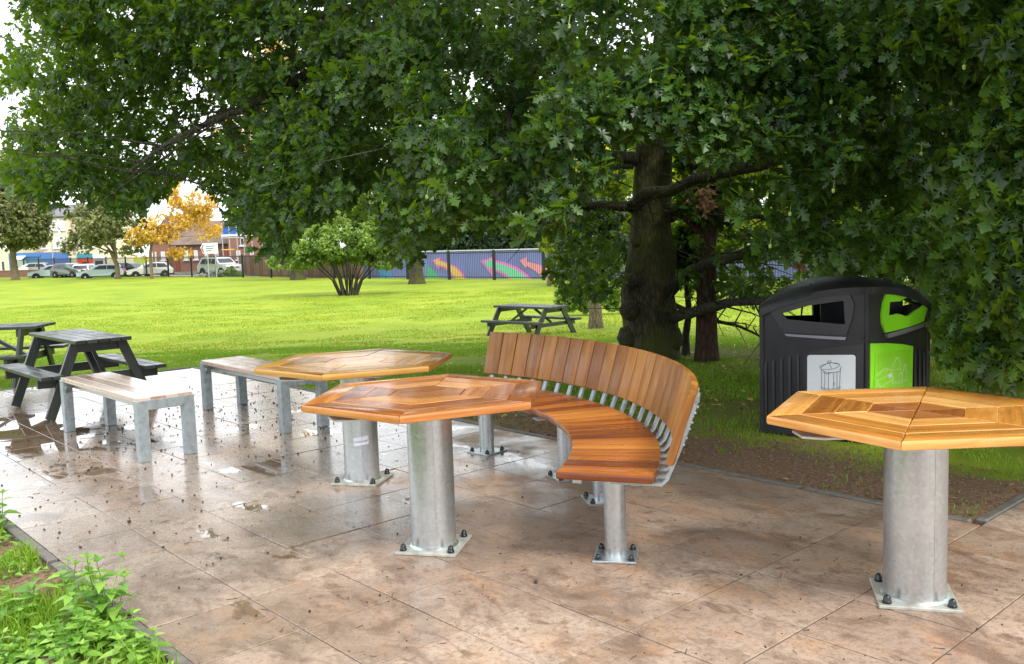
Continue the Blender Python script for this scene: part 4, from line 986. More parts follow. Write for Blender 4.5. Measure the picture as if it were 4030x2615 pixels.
# many-stemmed hazel on the lawn
def hazel():
    b = at(1372, 1155, 45); b.z = tzf(b.x, b.y); k = 45 / FPX
    bl = [(1300, 960, 120, 70), (1310, 1020, 70, 30), (1440, 1020, 80, 30), (1180, 1010, 100, 50), (1520, 1040, 60, 26), (1140, 920, 60, 50), (1420, 940, 110, 70), (1390, 870, 80, 60), (1520, 980, 110, 60), (1600, 930, 70, 60), (1440, 800, 80, 60), (1250, 900, 70, 40), (1100, 1030, 40, 25)]
    blobs = []
    for i, (cu, cv, ru, rv) in enumerate(bl):
        c = at(cu, cv, 45) - b; blobs.append((c.x, c.y + .5 * (i % 3 - 1), c.z, ru * k, ru * k * .9, rv * k))
    t = make_tree('hazel_shrub', b, 'light green many stemmed hazel standing alone on the far lawn', 'shrub', blobs, M['haz'], .16, 17000, None, seed=8, thr=.48)
    q = random.Random(4)
    for i in range(22):
        f = i / 21 * 2 - 1; m = MB(); e = Vector((f * 1.9 + q.gauss(0, .25), q.gauss(0, .6), 2.0 + q.uniform(-.3, .6) - abs(f) * .3)); s = Vector((f * .42, q.gauss(0, .15), -.05))
        m.tube([s, s.lerp(e, .4) + Vector((-f * .22, 0, .08)), e], [.06, .034, .014], 6); m.build('stem', M['bark2'], t, 80)
hazel()
def trunk_only(u, v, D, w, vt, label, barkm, crown=None, name='tree', seed=1, lean=0):
    return tree_at(name, u, v, D, label, 'tree', crown, M['dkgreen'], .4, 2500, (w, vt), barkm, 4, None, seed, .36)
trunk_only(1172, 1098, 68, 56, 950, 'tree with a stout olive trunk behind the hazel, its foot at the railings', 'bark', [(1180, 820, 190, 110), (1100, 760, 120, 90)], seed=11)
trunk_only(1640, 1102, 56, 62, 960, 'thick leaning trunk beside the mural railings, right of the hazel', 'bark', [(1640, 830, 170, 100), (1720, 900, 120, 60), (1560, 800, 100, 60)], seed=12)
tree_at('young_tree', 2345, 1292, 22, 'young tree with a pale slim trunk just left of the great oak', 'tree', [(2330, 1030, 90, 70), (2280, 960, 100, 80), (2400, 980, 100, 70), (2330, 860, 120, 80)], M['dkgreen'], .11, 5200, (54, 1050), 'bark4', 5, None, 13, .36)
tree_at('sapling', 2699, 1400, 12.0, 'thin dark sapling stem between the oak and the red brown trunk', 'tree', [(2700, 1010, 70, 60), (2720, 930, 80, 50)], M['oakleaf'], .10, 500, (30, 1060), 'bark2', 3, None, 14, .3)
tree_at('redwood_tree', 2782, 1452, 11.2, 'dark tree with a straight red brown trunk right of the oak', 'tree', [(2800, 800, 160, 90), (2800, 600, 160, 120)], M['oakleaf'], .11, 900, (88, 800), 'bark3', 4, None, 15, .35)
tree_at('low_shrub', 2330, 1225, 27, 'bright leafy low shrubs around the young tree', 'shrub', [(2240, 1170, 60, 50), (2320, 1180, 60, 50), (2420, 1180, 50, 45), (2280, 1130, 50, 40)], M['haz'], .13, 1500, None, seed=16, thr=.45)
G_ = 'sunny yellow green trees beyond the oak'
tree_at('bright_tree', 2160, 1100, 48, 'yellow green tree showing left of the oak trunk above the mural', 'tree', [(2450, 880, 110, 110), (2420, 1000, 60, 60), (2200, 940, 80, 70), (2160, 880, 60, 70), (2240, 1010, 60, 50), (2250, 820, 110, 100), (2350, 700, 160, 120)], M['lime'], .24, 6500, (16, 1020), 'bark4', 6, None, 21, .36)
for i, (u, D, bl, lab) in enumerate([
    (2750, 42, [(2700, 760, 220, 150), (2850, 640, 260, 170), (2600, 600, 180, 150), (2750, 900, 220, 90), (2650, 420, 220, 160)], 'tall yellow green tree glimpsed right of the oak trunk'),
    (3250, 38, [(3300, 760, 300, 160), (3150, 880, 200, 110), (3400, 560, 300, 200), (3150, 480, 240, 180)], 'tall yellow green tree glimpsed above the black bin'),
    (3850, 36, [(3900, 760, 300, 180), (3750, 900, 220, 120), (4000, 560, 300, 200), (3850, 350, 280, 200)], 'tall yellow green tree glimpsed at the right edge'),
    (1900, 76, [(1900, 820, 160, 120), (1780, 890, 140, 100), (1850, 960, 180, 60), (1960, 920, 150, 90), (2000, 700, 150, 120), (1850, 650, 160, 100)], 'grey green tree rising above the mural hoarding'),
    (1560, 78, [(1560, 920, 140, 110), (1650, 970, 100, 50), (1480, 830, 100, 80), (1640, 820, 130, 90)], 'dark tree behind the left end of the mural hoarding'),
    (2120, 74, [(2120, 880, 140, 110), (2230, 940, 110, 80), (2020, 960, 130, 60), (2130, 970, 120, 50)], 'dark tree behind the mural hoarding close to the oak trunk'),
    (2900, 66, [(2750, 930, 200, 110), (3000, 900, 220, 130), (3250, 930, 200, 120)], 'broad dark tree behind the mural hoarding above the black bin')]):
    tree_at('background_tree', u, 1110, D, lab, 'tree', bl, M['lime'] if i < 3 else M['dkgreen'], .30, 5200, (46, 900), 'bark', 6, None, 30 + i, .38)
tree_at('autumn_tree', 1010, 1092, 96, 'tall golden tree glimpsed high through the oak leaves on the left', 'tree', [(1090, 250, 120, 90), (1000, 330, 100, 80), (1060, 480, 120, 90), (960, 560, 120, 90), (820, 640, 90, 60)], M['yellowleaf'], .32, 3500, (40, 600), 'bark', 6, None, 41, .45)

# ------------------------------------------------------------------ railings
def railings():
    pa = F0 - FD * 66 ; t = thing('railing_fence', (F0.x, F0.y, tzf(F0.x, F0.y)), 'long black vertical bar railing across the far side of the lawn', 'fence')
    base = Vector((F0.x, F0.y, tzf(F0.x, F0.y))); step = 4.0; H = 1.85
    ks = range(-18, 9)
    for k in ks:
        p = F0 + FD * (k * step); q = F0 + FD * ((k + 1) * step); zp, zq = tzf(p.x, p.y), tzf(q.x, q.y)
        m = MB(); m.box((p.x - base.x, p.y - base.y, zp + H / 2 - base.z), (.13, .13, H + .12), math.atan2(FD.y, FD.x), .01); m.build('fence_post', M['blackmetal'], t)
        m = MB()
        for h in (.18, H - .12): m.beam(Vector((p.x, p.y, zp + h)) - base, Vector((q.x, q.y, zq + h)) - base, .02, .05)
        for j in range(1, 26):
            c = p.lerp(q, j / 26); z = zp + (zq - zp) * j / 26; m.box((c.x - base.x, c.y - base.y, z + H / 2 - base.z), (.022, .022, H), 0)
        m.build('bar_panel', M['blackmetal'], t)
railings()

# ------------------------------------------------------------------ mural hoarding
def mural():
    def mp(u, v, off=0.0):     # photo pixel onto the hoarding plane, which runs behind the railings
        n = Vector((FN.x, FN.y, 0)); o = Vector((F0.x, F0.y, 0)) + n * (2.0 - off); d = ray(u, v); k = (o - CAM).dot(n) / d.dot(n); return CAM + d * k
    t0 = mp(1430, 1100); t1 = mp(3300, 1100); base = Vector((t1.x, t1.y, -1.13)); t = thing('mural_hoarding', base, 'blue grey hoarding painted with large curved coloured arrows', 'mural')
    m = MB(); a = Vector((t0.x, t0.y, 0)); b = Vector((t1.x, t1.y, 0)); L = (b - a).length; n = int(L / 2.4)
    htop = mp(2040, 984).z
    for i in range(n):
        p = a.lerp(b, i / n) ; q = a.lerp(b, (i + 1) / n); nn = Vector((FN.x, FN.y, 0)) * .04
        m.beam(Vector((p.x, p.y, (htop - 1.12) / 2)) + nn - base, Vector((q.x, q.y, (htop - 1.12) / 2)) + nn - base + (p - q).normalized() * .012, .05, htop + 1.12)
    m.build('panels', M['mural'], t)
    m = MB(); m.beam(Vector((a.x, a.y, htop + .03)) - base, Vector((b.x, b.y, htop + .03)) - base, .12, .06); m.build('top_rail', M['white'], t)
    def shape(pts, mat, off, nm='painted_arrow'):
        P = [mp(1300 + x / 2.38, 900 + y / 2.38, off) for x, y in pts]; Q = [mp(1300 + x / 2.38, 900 + y / 2.38, off - .012) for x, y in pts]; n = len(P)
        bm = bmesh.new(); vs = [bm.verts.new(p - base) for p in P]; ed = [bm.edges.new((vs[i], vs[(i + 1) % n])) for i in range(n)]
        bmesh.ops.triangle_fill(bm, use_beauty=True, edges=ed); bm.verts.index_update(); fs = [tuple(v.index for v in f.verts) for f in bm.faces]; bm.free()
        m = MB(); m.add([p - base for p in P] + [q - base for q in Q], fs + [tuple(i + n for i in f[::-1]) for f in fs] + [(i, (i + 1) % n, (i + 1) % n + n, i + n) for i in range(n)]); return m.build(nm, mat, t)
    shape([(955, 298), (1035, 263), (1034, 297), (1100, 318), (1170, 350), (1230, 400), (1280, 474), (1150, 474), (1110, 410), (1060, 372), (1022, 358), (1018, 395)], M['m_rose'], .02)
    shape([(972, 300), (1018, 282), (1018, 305), (1090, 330), (1160, 362), (1215, 410), (1255, 474), (1178, 474), (1130, 405), (1070, 358), (1010, 335), (1008, 355)], M['m_yellow'], .036)
    shape([(1405, 305), (1550, 253), (1545, 296), (1640, 318), (1740, 356), (1820, 410), (1888, 474), (1670, 474), (1600, 425), (1527, 395), (1520, 446)], M['m_pink'], .02)
    shape([(1440, 312), (1520, 285), (1522, 315), (1630, 340), (1720, 375), (1800, 425), (1850, 474), (1700, 474), (1620, 412), (1500, 365), (1496, 395)], M['m_mint'], .036)
    shape([(1775, 300), (1842, 265), (1842, 310), (1950, 335), (2040, 370), (2110, 430), (2130, 478), (2000, 476), (1930, 405), (1838, 350), (1834, 378)], M['m_salmon'], .02)
    shape([(903, 350), (960, 385), (1046, 474), (905, 474)], M['m_green'], .02)
    shape([(715, 330), (760, 395), (740, 380)], M['m_green'], .02)
    shape([(440, 310), (520, 300), (590, 330), (560, 385), (580, 430), (606, 484), (540, 484), (520, 440), (505, 484), (468, 484), (455, 420), (434, 370)], M['m_blue'], .02, 'painted_figure')
    shape([(2380, 300), (2470, 285), (2560, 340), (2520, 474), (2380, 474), (2420, 380)], M['m_pink'], .02)
    shape([(2800, 300), (2900, 285), (2990, 340), (2950, 474), (2800, 474)], M['m_lilac'], .02)
    w = MB()
    return t
mural()

# ------------------------------------------------------------------ buildings
def placed(u, D): 
    p = at(u, 1085, D); return Vector((p.x, p.y, -1.12))
def wall_building(label, u0, u1, D, vtop, roof, wallm, roofm, depth=9, name='building', ridge=None, feats=(), gable=False, turn=0.0):
    """front wall parallel to the picture between columns u0..u1, eaves at row vtop"""
    p0, p1 = placed(u0, D), placed(u1, D); zt = at((u0 + u1) / 2, vtop, D).z; c = (p0 + p1) / 2; c.z = -1.12; W = (p1 - p0).length; Hh = zt + 1.12
    t = thing(name, c, label, 'building', turn)
    m = MB(); m.box((0, depth / 2, Hh / 2), (W, depth, Hh)); m.build('wall', wallm, t)
    rh = (vtop - roof) * D / FPX if roof is not None else 0
    if rh > .2:
        m = MB(); e = .25
        if gable: vs = [(-W / 2 - e, -e, Hh - .1), (0, -e, Hh + rh), (W / 2 + e, -e, Hh - .1), (-W / 2 - e, depth, Hh - .1), (0, depth, Hh + rh), (W / 2 + e, depth, Hh - .1)]; fs = [(0, 1, 2), (5, 4, 3), (0, 3, 4, 1), (1, 4, 5, 2), (2, 5, 3, 0)]
        else: vs = [(-W / 2 - e, -e, Hh - .02), (-W / 2 - e, depth / 2, Hh + rh), (-W / 2 - e, depth + e, Hh - .02), (W / 2 + e, -e, Hh - .02), (W / 2 + e, depth / 2, Hh + rh), (W / 2 + e, depth + e, Hh - .02)]; fs = [(0, 1, 2), (5, 4, 3), (0, 3, 4, 1), (1, 4, 5, 2), (2, 5, 3, 0)]
        m.add(vs, fs); rf = m.build('roof', roofm, t)
        if gable:
            m = MB(); m.prism([(-W / 2, Hh - .05), (W / 2, Hh - .05), (0, Hh + rh - .35)], 0, .3, 0, Matrix(((1, 0, 0, 0), (0, 0, 1, -.30), (0, 1, 0, 0), (0, 0, 0, 1)))); m.build('gable_wall', wallm, t)
        else:
            m = MB(); m.beam((-W / 2 - .2, -e - .06, Hh - .06), (W / 2 + .2, -e - .06, Hh - .06), .12, .12); m.build('gutter', M['blackmetal'], t)
    def fx(u): return (u - (u0 + u1) / 2) * D / FPX
    def fz(v): return at((u0 + u1) / 2, v, D).z + 1.12
    for (kind, a, b, v0, v1, mat) in feats:
        x0, x1, z1, z0 = fx(a), fx(b), fz(v0), fz(v1)
        if kind == 'window':
            f = MB(); f.box(((x0 + x1) / 2, -.02, (z0 + z1) / 2), (x1 - x0, .10, z1 - z0)); fo = f.build('window', M['white'], t)
            g = MB(); fw = min(.09, (x1 - x0) * .15); g.box(((x0 + x1) / 2, -.045, (z0 + z1) / 2), (x1 - x0 - 2 * fw, .08, z1 - z0 - 2 * fw)); g.build('pane', M[mat], fo)
            s = MB(); s.box(((x0 + x1) / 2, -.10, z0 - .05), (x1 - x0 + .25, .2, .12)); s.build('sill', M['white'], fo)
        elif kind == 'chimney':
            f = MB(); f.box(((x0 + x1) / 2, depth * .45, (z0 + z1) / 2), (x1 - x0, 1.0, z1 - z0), 0, .02); f.box(((x0 + x1) / 2, depth * .45, z1), (x1 - x0 + .2, 1.2, .18)); ch = f.build('chimney', M[mat], t)
            g = MB(); g.lathe([(.14, 0), (.11, .5)], 10, Matrix.Translation(((x0 + x1) / 2, depth * .45, z1 + .08))); g.build('chimney_pot', M['tile'], ch)
        elif kind == 'awning':
            f = MB(); f.add([(x0, -.05, z1), (x1, -.05, z1), (x1, -1.3, z0), (x0, -1.3, z0), (x0, -.05, z1 - .1), (x1, -.05, z1 - .1), (x1, -1.3, z0 - .1), (x0, -1.3, z0 - .1)], [(0, 1, 2, 3), (7, 6, 5, 4), (0, 4, 5, 1), (1, 5, 6, 2), (2, 6, 7, 3), (3, 7, 4, 0)]); f.build('awning', M[mat], t)
        else:
            f = MB(); f.box(((x0 + x1) / 2, -.06, (z0 + z1) / 2), (x1 - x0, .16, z1 - z0), 0, .01); f.build(kind, M[mat], t)
    return t
wn = []
for r_, (v0, v1) in enumerate(((868, 905), (935, 975))):
    for u in (185, 232, 262, 330, 372): wn.append(('window', u - 9, u + 9, v0, v1, 'curtain' if (u + r_) % 3 else 'glassd'))
wall_building('three storey cream shop terrace with a magenta fascia and violet blue canopy', 165, 420, 122, 852, 800, M['cream'], M['slate'], feats=wn + [('party_strip', 168, 178, 860, 1000, 'pinkr'), ('party_strip', 245, 254, 860, 1000, 'white'), ('party_strip', 296, 306, 860, 1000, 'pinkr'), ('fascia', 168, 262, 990, 1012, 'shopmag'), ('shop_sign', 182, 206, 996, 1010, 'signwhite'), ('shop_sign', 212, 226, 1000, 1012, 'signwhite'), ('awning', 170, 285, 1014, 1042, 'shopviolet'), ('fascia', 310, 370, 1000, 1018, 'teal'), ('shopfront', 310, 370, 1020, 1078, 'shopred'), ('shop_window', 330, 352, 1034, 1066, 'curtain'), ('fascia', 372, 418, 1008, 1024, 'signwhite'), ('shop_window', 380, 410, 1030, 1075, 'glassd')])
wall_building('low flat roofed blue shop at the far left under the olive tree', 40, 168, 112, 996, None, M['shopblue'], M['slate'], 7, feats=[('shop_window', 70, 108, 1026, 1078, 'curtain'), ('shop_window', 118, 158, 1026, 1078, 'teal'), ('fascia', 44, 166, 1000, 1012, 'shopblue'), ('awning', 76, 110, 1006, 1020, 'signwhite')])
wall_building('plain beige building at the left edge of the picture', -160, 50, 118, 985, None, M['cream'], M['slate'], 8, feats=[('window', 10, 24, 1030, 1075, 'glassd')])
wall_building('brick hall end with a steep gable and tall chimney behind the golden tree', 606, 742, 100, 945, 850, M['brick'], M['tile'], 14, gable=True, feats=[('chimney', 672, 700, 805, 900, 'brick'), ('window', 640, 656, 990, 1024, 'curtain'), ('window', 616, 622, 990, 1040, 'curtain')])
wall_building('long low brick wing with a brown tiled roof behind the silver car', 686, 905, 95, 962, 868, M['brick'], M['tile'], 8, feats=[('door', 696, 712, 985, 1068, 'door'), ('window', 732, 746, 985, 1021, 'curtain'), ('window', 770, 784, 985, 1021, 'curtain'), ('window', 812, 826, 985, 1021, 'curtain'), ('window', 850, 866, 985, 1021, 'curtain'), ('plinth', 690, 903, 1068, 1090, 'stone')])
wall_building('two storey brick house wrapped in scaffolding with blue sheeting', 905, 1110, 92, 880, 830, M['brick'], M['tile'], 9, feats=[('sheeting', 884, 950, 892, 926, 'bluesheet'), ('door', 888, 902, 984, 1068, 'door'), ('window', 936, 952, 985, 1021, 'curtain'), ('window', 990, 1004, 985, 1021, 'curtain'), ('window', 955, 970, 935, 965, 'glassd'), ('door', 1052, 1072, 1010, 1080, 'door')])
def scaffold():
    D = 89; b = placed(950, D); t = thing('scaffolding', b, 'grey pole scaffolding with a yellow rail in front of the brick house', 'scaffolding'); k = D / FPX
    for u in (884, 912, 942, 968, 1000, 1040):
        m = MB(); x = (u - 950) * k; m.tube([(x, 0, 0), (x, 0, (1085 - 880) * k)], .05, 6); m.build('pole', M['galv'], t)
    for v, mm in ((986, 'yellow'), (928, 'galv'), (940, 'galv')):
        m = MB(); m.tube([((880 - 950) * k, -.08, (1085 - v) * k), (((930 if mm == 'yellow' else 1060) - 950) * k, -.08, (1085 - v) * k)], .06 if mm == 'yellow' else .045, 6); m.build('guard_rail', M[mm], t)
    m = MB(); m.box((.5, .3, (1085 - 932) * k), (4.4, .9, .12)); m.build('boards', M['white'], t)
scaffold()
def timber_fence():
    a, b = placed(945, 84), placed(1430, 66); t = thing('timber_fence', (a + b) / 2, 'tall brown close boarded timber fence behind the railings', 'fence'); c = (a + b) / 2; L = (b - a).length; n = int(L / .16)
    for pnl in range(12):
        m = MB(); 
        for i in range(n * pnl // 12, n * (pnl + 1) // 12):
            p = a.lerp(b, i / n) - c; q = a.lerp(b, (i + .9) / n) - c; m.beam(p + Vector((0, (i % 2) * .03, .95)), q + Vector((0, (i % 2) * .03, .95)), .02, 1.9 + rnd.uniform(-.02, .02))
        m.build('board_panel', M['wood_fence'], t)
timber_fence()
def low_wall():
    a, b = placed(-150, 101), placed(166, 97); a.z = b.z = -.9; m = MB(); c = (a + b) / 2; m.beam(a - c + Vector((0, 0, .32)), b - c + Vector((0, 0, .32)), .22, .75); m.beam(a - c + Vector((0, 0, .72)), b - c + Vector((0, 0, .72)), .30, .06)
    tag(m.build('brick_wall', M['brick'], None, None, c), 'low red brick wall at the far left edge of the lawn', 'wall')
low_wall()
def road_sign():
    D = 78; p = placed(838, D); k = D / FPX; t = thing('direction_sign', p, 'white arrow shaped direction sign on two posts before the brick wing', 'road sign')
    def pl(pts, mat, y, nm, par):
        m = MB(); m.prism([((u - 838) * k, (1085 - v) * k) for u, v in pts], 0, .03, 0, Matrix(((1, 0, 0, 0), (0, 0, -1, y), (0, 1, 0, 0), (0, 0, 0, 1)))); return m.build(nm, mat, par)
    s = pl([(796, 960), (806, 943), (864, 943), (864, 984), (806, 984)], M['white'], 0, 'sign_plate', t)
    pl([(800, 962), (808, 948), (811, 948), (804, 962), (811, 980), (808, 980)], M['cap'], -.04, 'arrow_border', s)
    for i, v in enumerate((953, 962, 971)): pl([(818, v), (818 + 36 - i * 7, v), (818 + 36 - i * 7, v + 3), (818, v + 3)], M['line'], -.04, 'lettering', s)
    for u in (822, 852): m = MB(); m.tube([((u - 838) * k, .06, 0), ((u - 838) * k, .06, (1085 - 946) * k)], .05, 8); m.build('post', M['galv'], t)
road_sign()
def lamp_post():
    p = placed(214, 108); t = thing('lamp_column', p, 'slim grey lamp column in front of the violet blue canopy', 'street lamp'); m = MB(); m.tube([(0, 0, 0), (0, 0, 1.0), (0, 0, 6.5)], [.09, .07, .05], 8); m.build('column', M['galv'], t)
    m = MB(); m.tube([(0, 0, 6.5), (0, -.3, 6.8), (0, -1.0, 6.9)], .04, 6); m.build('arm', M['galv'], t); m = MB(); m.box((0, -1.2, 6.88), (.25, .6, .12), 0, .03); m.build('lantern', M['bingrey'], t)
lamp_post()

# ------------------------------------------------------------------ parked cars
def car(x, y, rz, paint, label, kind='hatch', z=-1.10):
    t = thing('parked_car', (x, y, z), label, 'car', rz, 'cars parked beyond the railings')
    if kind == 'suv': L, Wd, H = 4.6, 1.85, 1.76; prof = [(-2.3, .55), (-2.28, .95), (-2.15, 1.08), (-1.75, 1.70), (-1.5, 1.76), (.35, 1.74), (.55, 1.68), (1.15, 1.16), (2.15, 1.04), (2.28, .88), (2.30, .5), (2.2, .36), (-2.2, .38)]; belt = 1.10
    elif kind == 'van': L, Wd, H = 4.7, 1.85, 1.85; prof = [(-2.3, .4), (-2.35, 1.0), (-2.28, 1.80), (-2.1, 1.86), (.7, 1.84), (1.0, 1.75), (1.75, 1.12), (2.3, .92), (2.36, .6), (2.3, .32), (-2.2, .32)]; belt = 1.12
    else: L, Wd, H = 4.2, 1.72, 1.46; prof = [(-2.05, .5), (-2.08, .80), (-1.95, .96), (-1.55, 1.38), (-1.2, 1.46), (.1, 1.45), (.4, 1.38), (1.05, .96), (1.85, .82), (2.05, .66), (2.08, .42), (1.95, .28), (-1.95, .3)]; belt = .95
    def wy(z): return Wd / 2 * (1 - .0 * z) if z < belt else Wd / 2 - (z - belt) / (H - belt) * .20
    m = MB(); n = len(prof)
    # wheel arches cut into the lower line
    vs = []
    for sgn in (-1, 1):
        for (px, pz) in prof: vs.append((px, sgn * wy(pz) * (.94 if abs(px) > L / 2 - .25 else 1), pz))
    m.add(vs, [tuple(range(n))[::-1], tuple(range(n, 2 * n))] + [(i, (i + 1) % n, (i + 1) % n + n, i + n) for i in range(n)])
    body = m.build('body', M[paint], t)
    # side glass
    if kind == 'suv': panes = [[(-1.72, 1.16), (-1.52, 1.60), (-.95, 1.62), (-.95, 1.16)], [(-.85, 1.16), (-.85, 1.62), (-.15, 1.62), (-.15, 1.16)], [(-.05, 1.16), (-.05, 1.62), (.42, 1.60), (.90, 1.16)]]
    elif kind == 'van': panes = [[(-2.0, 1.2), (-1.95, 1.68), (-1.0, 1.70), (-1.0, 1.2)], [(-.9, 1.2), (-.9, 1.70), (0, 1.70), (0, 1.2)], [(.1, 1.2), (.1, 1.70), (.75, 1.68), (1.35, 1.2)]]
    else: panes = [[(-1.62, 1.0), (-1.30, 1.32), (-.65, 1.36), (-.65, 1.0)], [(-.58, 1.0), (-.58, 1.36), (.05, 1.35), (.62, 1.0)]]
    for sgn in (-1, 1):
        for p in panes:
            g = MB(); g.add([(a, sgn * (wy(b) + .012), b) for a, b in p] + [(a, sgn * (wy(b) - .02), b) for a, b in p], [(0, 1, 2, 3), (7, 6, 5, 4), (0, 4, 5, 1), (1, 5, 6, 2), (2, 6, 7, 3), (3, 7, 4, 0)]); g.build('side_window', M['glassd'], t)
    def cross(p, q, nm, mat, w0, w1, off=.012):
        d = Vector((q[0] - p[0], 0, q[1] - p[1])).normalized(); nn = Vector((-d.z, 0, d.x)); nn = nn if nn.z > 0 else -nn
        a = Vector((p[0], 0, p[1])) + nn * off; b = Vector((q[0], 0, q[1])) + nn * off; g = MB()
        g.add([a + Vector((0, -w0, 0)), a + Vector((0, w0, 0)), b + Vector((0, w1, 0)), b + Vector((0, -w1, 0))] + [v - nn * .03 for v in (a + Vector((0, -w0, 0)), a + Vector((0, w0, 0)), b + Vector((0, w1, 0)), b + Vector((0, -w1, 0)))], [(0, 1, 2, 3), (7, 6, 5, 4), (0, 4, 5, 1), (1, 5, 6, 2), (2, 6, 7, 3), (3, 7, 4, 0)]); g.build(nm, mat, t)
    ip = {'suv': ((1.08, 1.22), (.60, 1.62), (-2.06, 1.20), (-1.82, 1.60)), 'van': ((1.65, 1.2), (1.08, 1.68), (-2.335, 1.15), (-2.29, 1.72)), 'hatch': ((.98, 1.0), (.46, 1.34), (-1.92, .99), (-1.60, 1.33))}[kind]
    cross(ip[0], ip[1], 'windscreen', M['glassd'], Wd / 2 * .84, Wd / 2 * .74); cross(ip[2], ip[3], 'rear_window', M['glassd'], Wd / 2 * .80, Wd / 2 * .70)
    wr = .37 if kind == 'suv' else .31; xf, xb = L * .31, -L * .31
    for wx in (xf, xb):
        for sgn in (-1, 1):
            g = MB(); g.lathe([(wr * .55, -.10), (wr * .93, -.11), (wr, -.06), (wr, .06), (wr * .93, .11), (wr * .55, .10)], 20, Matrix.Translation((wx, sgn * (Wd / 2 - .10), wr)) @ Matrix.Rotation(R(90), 4, 'X')); wo = g.build('wheel', M['rubber'], t, 40)
            g = MB(); g.lathe([(.03, -.118), (wr * .58, -.112), (wr * .58, .112), (.03, .118)], 14, Matrix.Translation((wx, sgn * (Wd / 2 - .10), wr)) @ Matrix.Rotation(R(90), 4, 'X')); g.build('rim', M['galv'], wo, 40)
            g = MB(); g.lathe([(wr * 1.02, -.012), (wr * 1.18, -.012), (wr * 1.18, .012), (wr * 1.02, .012)], 20, Matrix.Translation((wx, sgn * (Wd / 2 + .004), wr + .02)) @ Matrix.Rotation(R(90), 4, 'X')); g.build('wheel_arch', M['rubber'], t, 40)
    zl = .80 if kind != 'hatch' else .68
    for sgn in (-1, 1):
        g = MB(); g.box((L / 2 - .06, sgn * (Wd / 2 - .30), zl), (.10, .34, .16), 0, .02); g.build('headlight', M['lampclear'], t)
        g = MB(); g.box((-L / 2 + .05, sgn * (Wd / 2 - .16), zl + .12), (.10, .18, .34), 0, .02); g.build('tail_light', M['lampred'], t)
    g = MB()
    for i in range(7): g.box((L / 2 - .015, -.42 + i * .14, zl), (.05, .07, .14))
    g.build('grille', M['cap'], t); g = MB(); g.box((0, 0, .34), (L - .1, Wd - .04, .10)); g.build('sill_trim', M['bingrey'], t)
    g = MB(); g.box((-L / 2 - .01, 0, .58), (.04, .5, .11)); g.build('number_plate', M['yellow'], t)
    return t
def car_at(u, D, rz, *a, **k): p = at(u, 1085, D); return car(p.x, p.y, R(rz), *a, **k)
car_at(868, 84, -38, 'c_silver', 'silver four by four facing right in front of the brick wing', 'suv', z=-1.06)
car_at(590, 88, -155, 'c_white', 'white car just right of the navy one behind the golden tree', 'hatch')
car_at(515, 90, -10, 'c_navy', 'dark navy car seen side on between the street tree and the white car', 'hatch')
car_at(400, 87, -165, 'c_pale', 'pale blue car behind the trunk of the rounded street tree', 'hatch', z=-1.12)
car_at(340, 92, 98, 'c_white', 'white car seen from behind with red tail lights before the red shopfront', 'hatch')
car_at(280, 91, -28, 'c_grey', 'dark grey car under the end of the violet canopy', 'hatch', z=-.95)
car_at(205, 93, -165, 'c_pale', 'pale car at an angle in front of the magenta fascia', 'hatch')
car_at(130, 105, -170, 'c_white', 'small white car behind the low brick wall at far left', 'hatch', z=-.95)

# ------------------------------------------------------------------ rubble and weeds at the railing foot
def rubble():
    p = at(852, 1089, 80); z = tzf(p.x, p.y); m = MB()
    for i in range(30): m.box((rnd.gauss(0, .7), rnd.gauss(0, .3), abs(rnd.gauss(.12, .15))), (rnd.uniform(.2, .5), rnd.uniform(.2, .4), rnd.uniform(.12, .3)), rnd.random() * 3, .02)
    tag(m.build('rubble_heap', M['stone'], None, None, Vector((p.x, p.y, z))), 'small grey rubble heap at the foot of the railings near the silver car', 'rubble')
rubble()
tree_at('weed_clump', 905, 1090, 80, 'bushy green weeds growing against the railings by the silver car', 'plant', [(890, 1078, 26, 14), (910, 1068, 20, 20), (940, 1082, 24, 10), (870, 1086, 20, 8)], M['haz'], .16, 700, None, seed=51, thr=.35)

# ------------------------------------------------------------------ grass, weeds, litter
def blades(n, region, hmin, hmax, mat, name, seed, width=.0035, clump=.45, scale=3.0, lean=.35):
    r = np.random.default_rng(seed); x0, x1, y0, y1, test = region; X = r.uniform(x0, x1, n); Y = r.uniform(y0, y1, n)
    ok = test(X, Y); X, Y = X[ok], Y[ok]; nz = vnoise(np.stack([X * scale, Y * scale, X * 0], -1) + 3, seed); ok = nz + r.normal(0, .08, len(X)) > clump; X, Y, nz = X[ok], Y[ok], nz[ok]
    Z = tz(X, Y); n = len(X); h = r.uniform(hmin, hmax, n) * (.5 + nz); a = r.random(n) * 6.28; wv = np.stack([np.cos(a), np.sin(a), 0 * a], -1) * width * r.uniform(.7, 1.4, n)[:, None]
    b = r.random(n) * 6.28; le = np.stack([np.cos(b), np.sin(b), 0 * b], -1) * (h * r.uniform(.05, lean * 2, n))[:, None]; P = np.stack([X, Y, Z - .004], -1); up = np.array([0, 0, 1.])
    V = np.stack([P - wv, P + wv, P + le * .35 + wv * .8 + up * (h * .6)[:, None], P + le * .35 - wv * .8 + up * (h * .6)[:, None], P + le + up * (h * .92)[:, None]], 1)
    T = np.array([(0, 1, 2), (0, 2, 3), (3, 2, 4)])[None] + (np.arange(n) * 5)[:, None, None]
    return tag(fast_mesh(name, V.reshape(-1, 3), T.reshape(-1, 3), mat), kind='stuff')
def A_(X, Y): return ab(X, Y)
def in_plot(X, Y): a, b = A_(X, Y); return (b < -1.18) & (a > -3) & (a < 13)
def in_verge(X, Y): a, b = A_(X, Y); return (b > 8.8 + .5 * np.sin(X * 3) + .3 * np.sin(Y * 7)) & (b < 14) & (a > -1) & (a < 18) & ((a < 11.8)) 
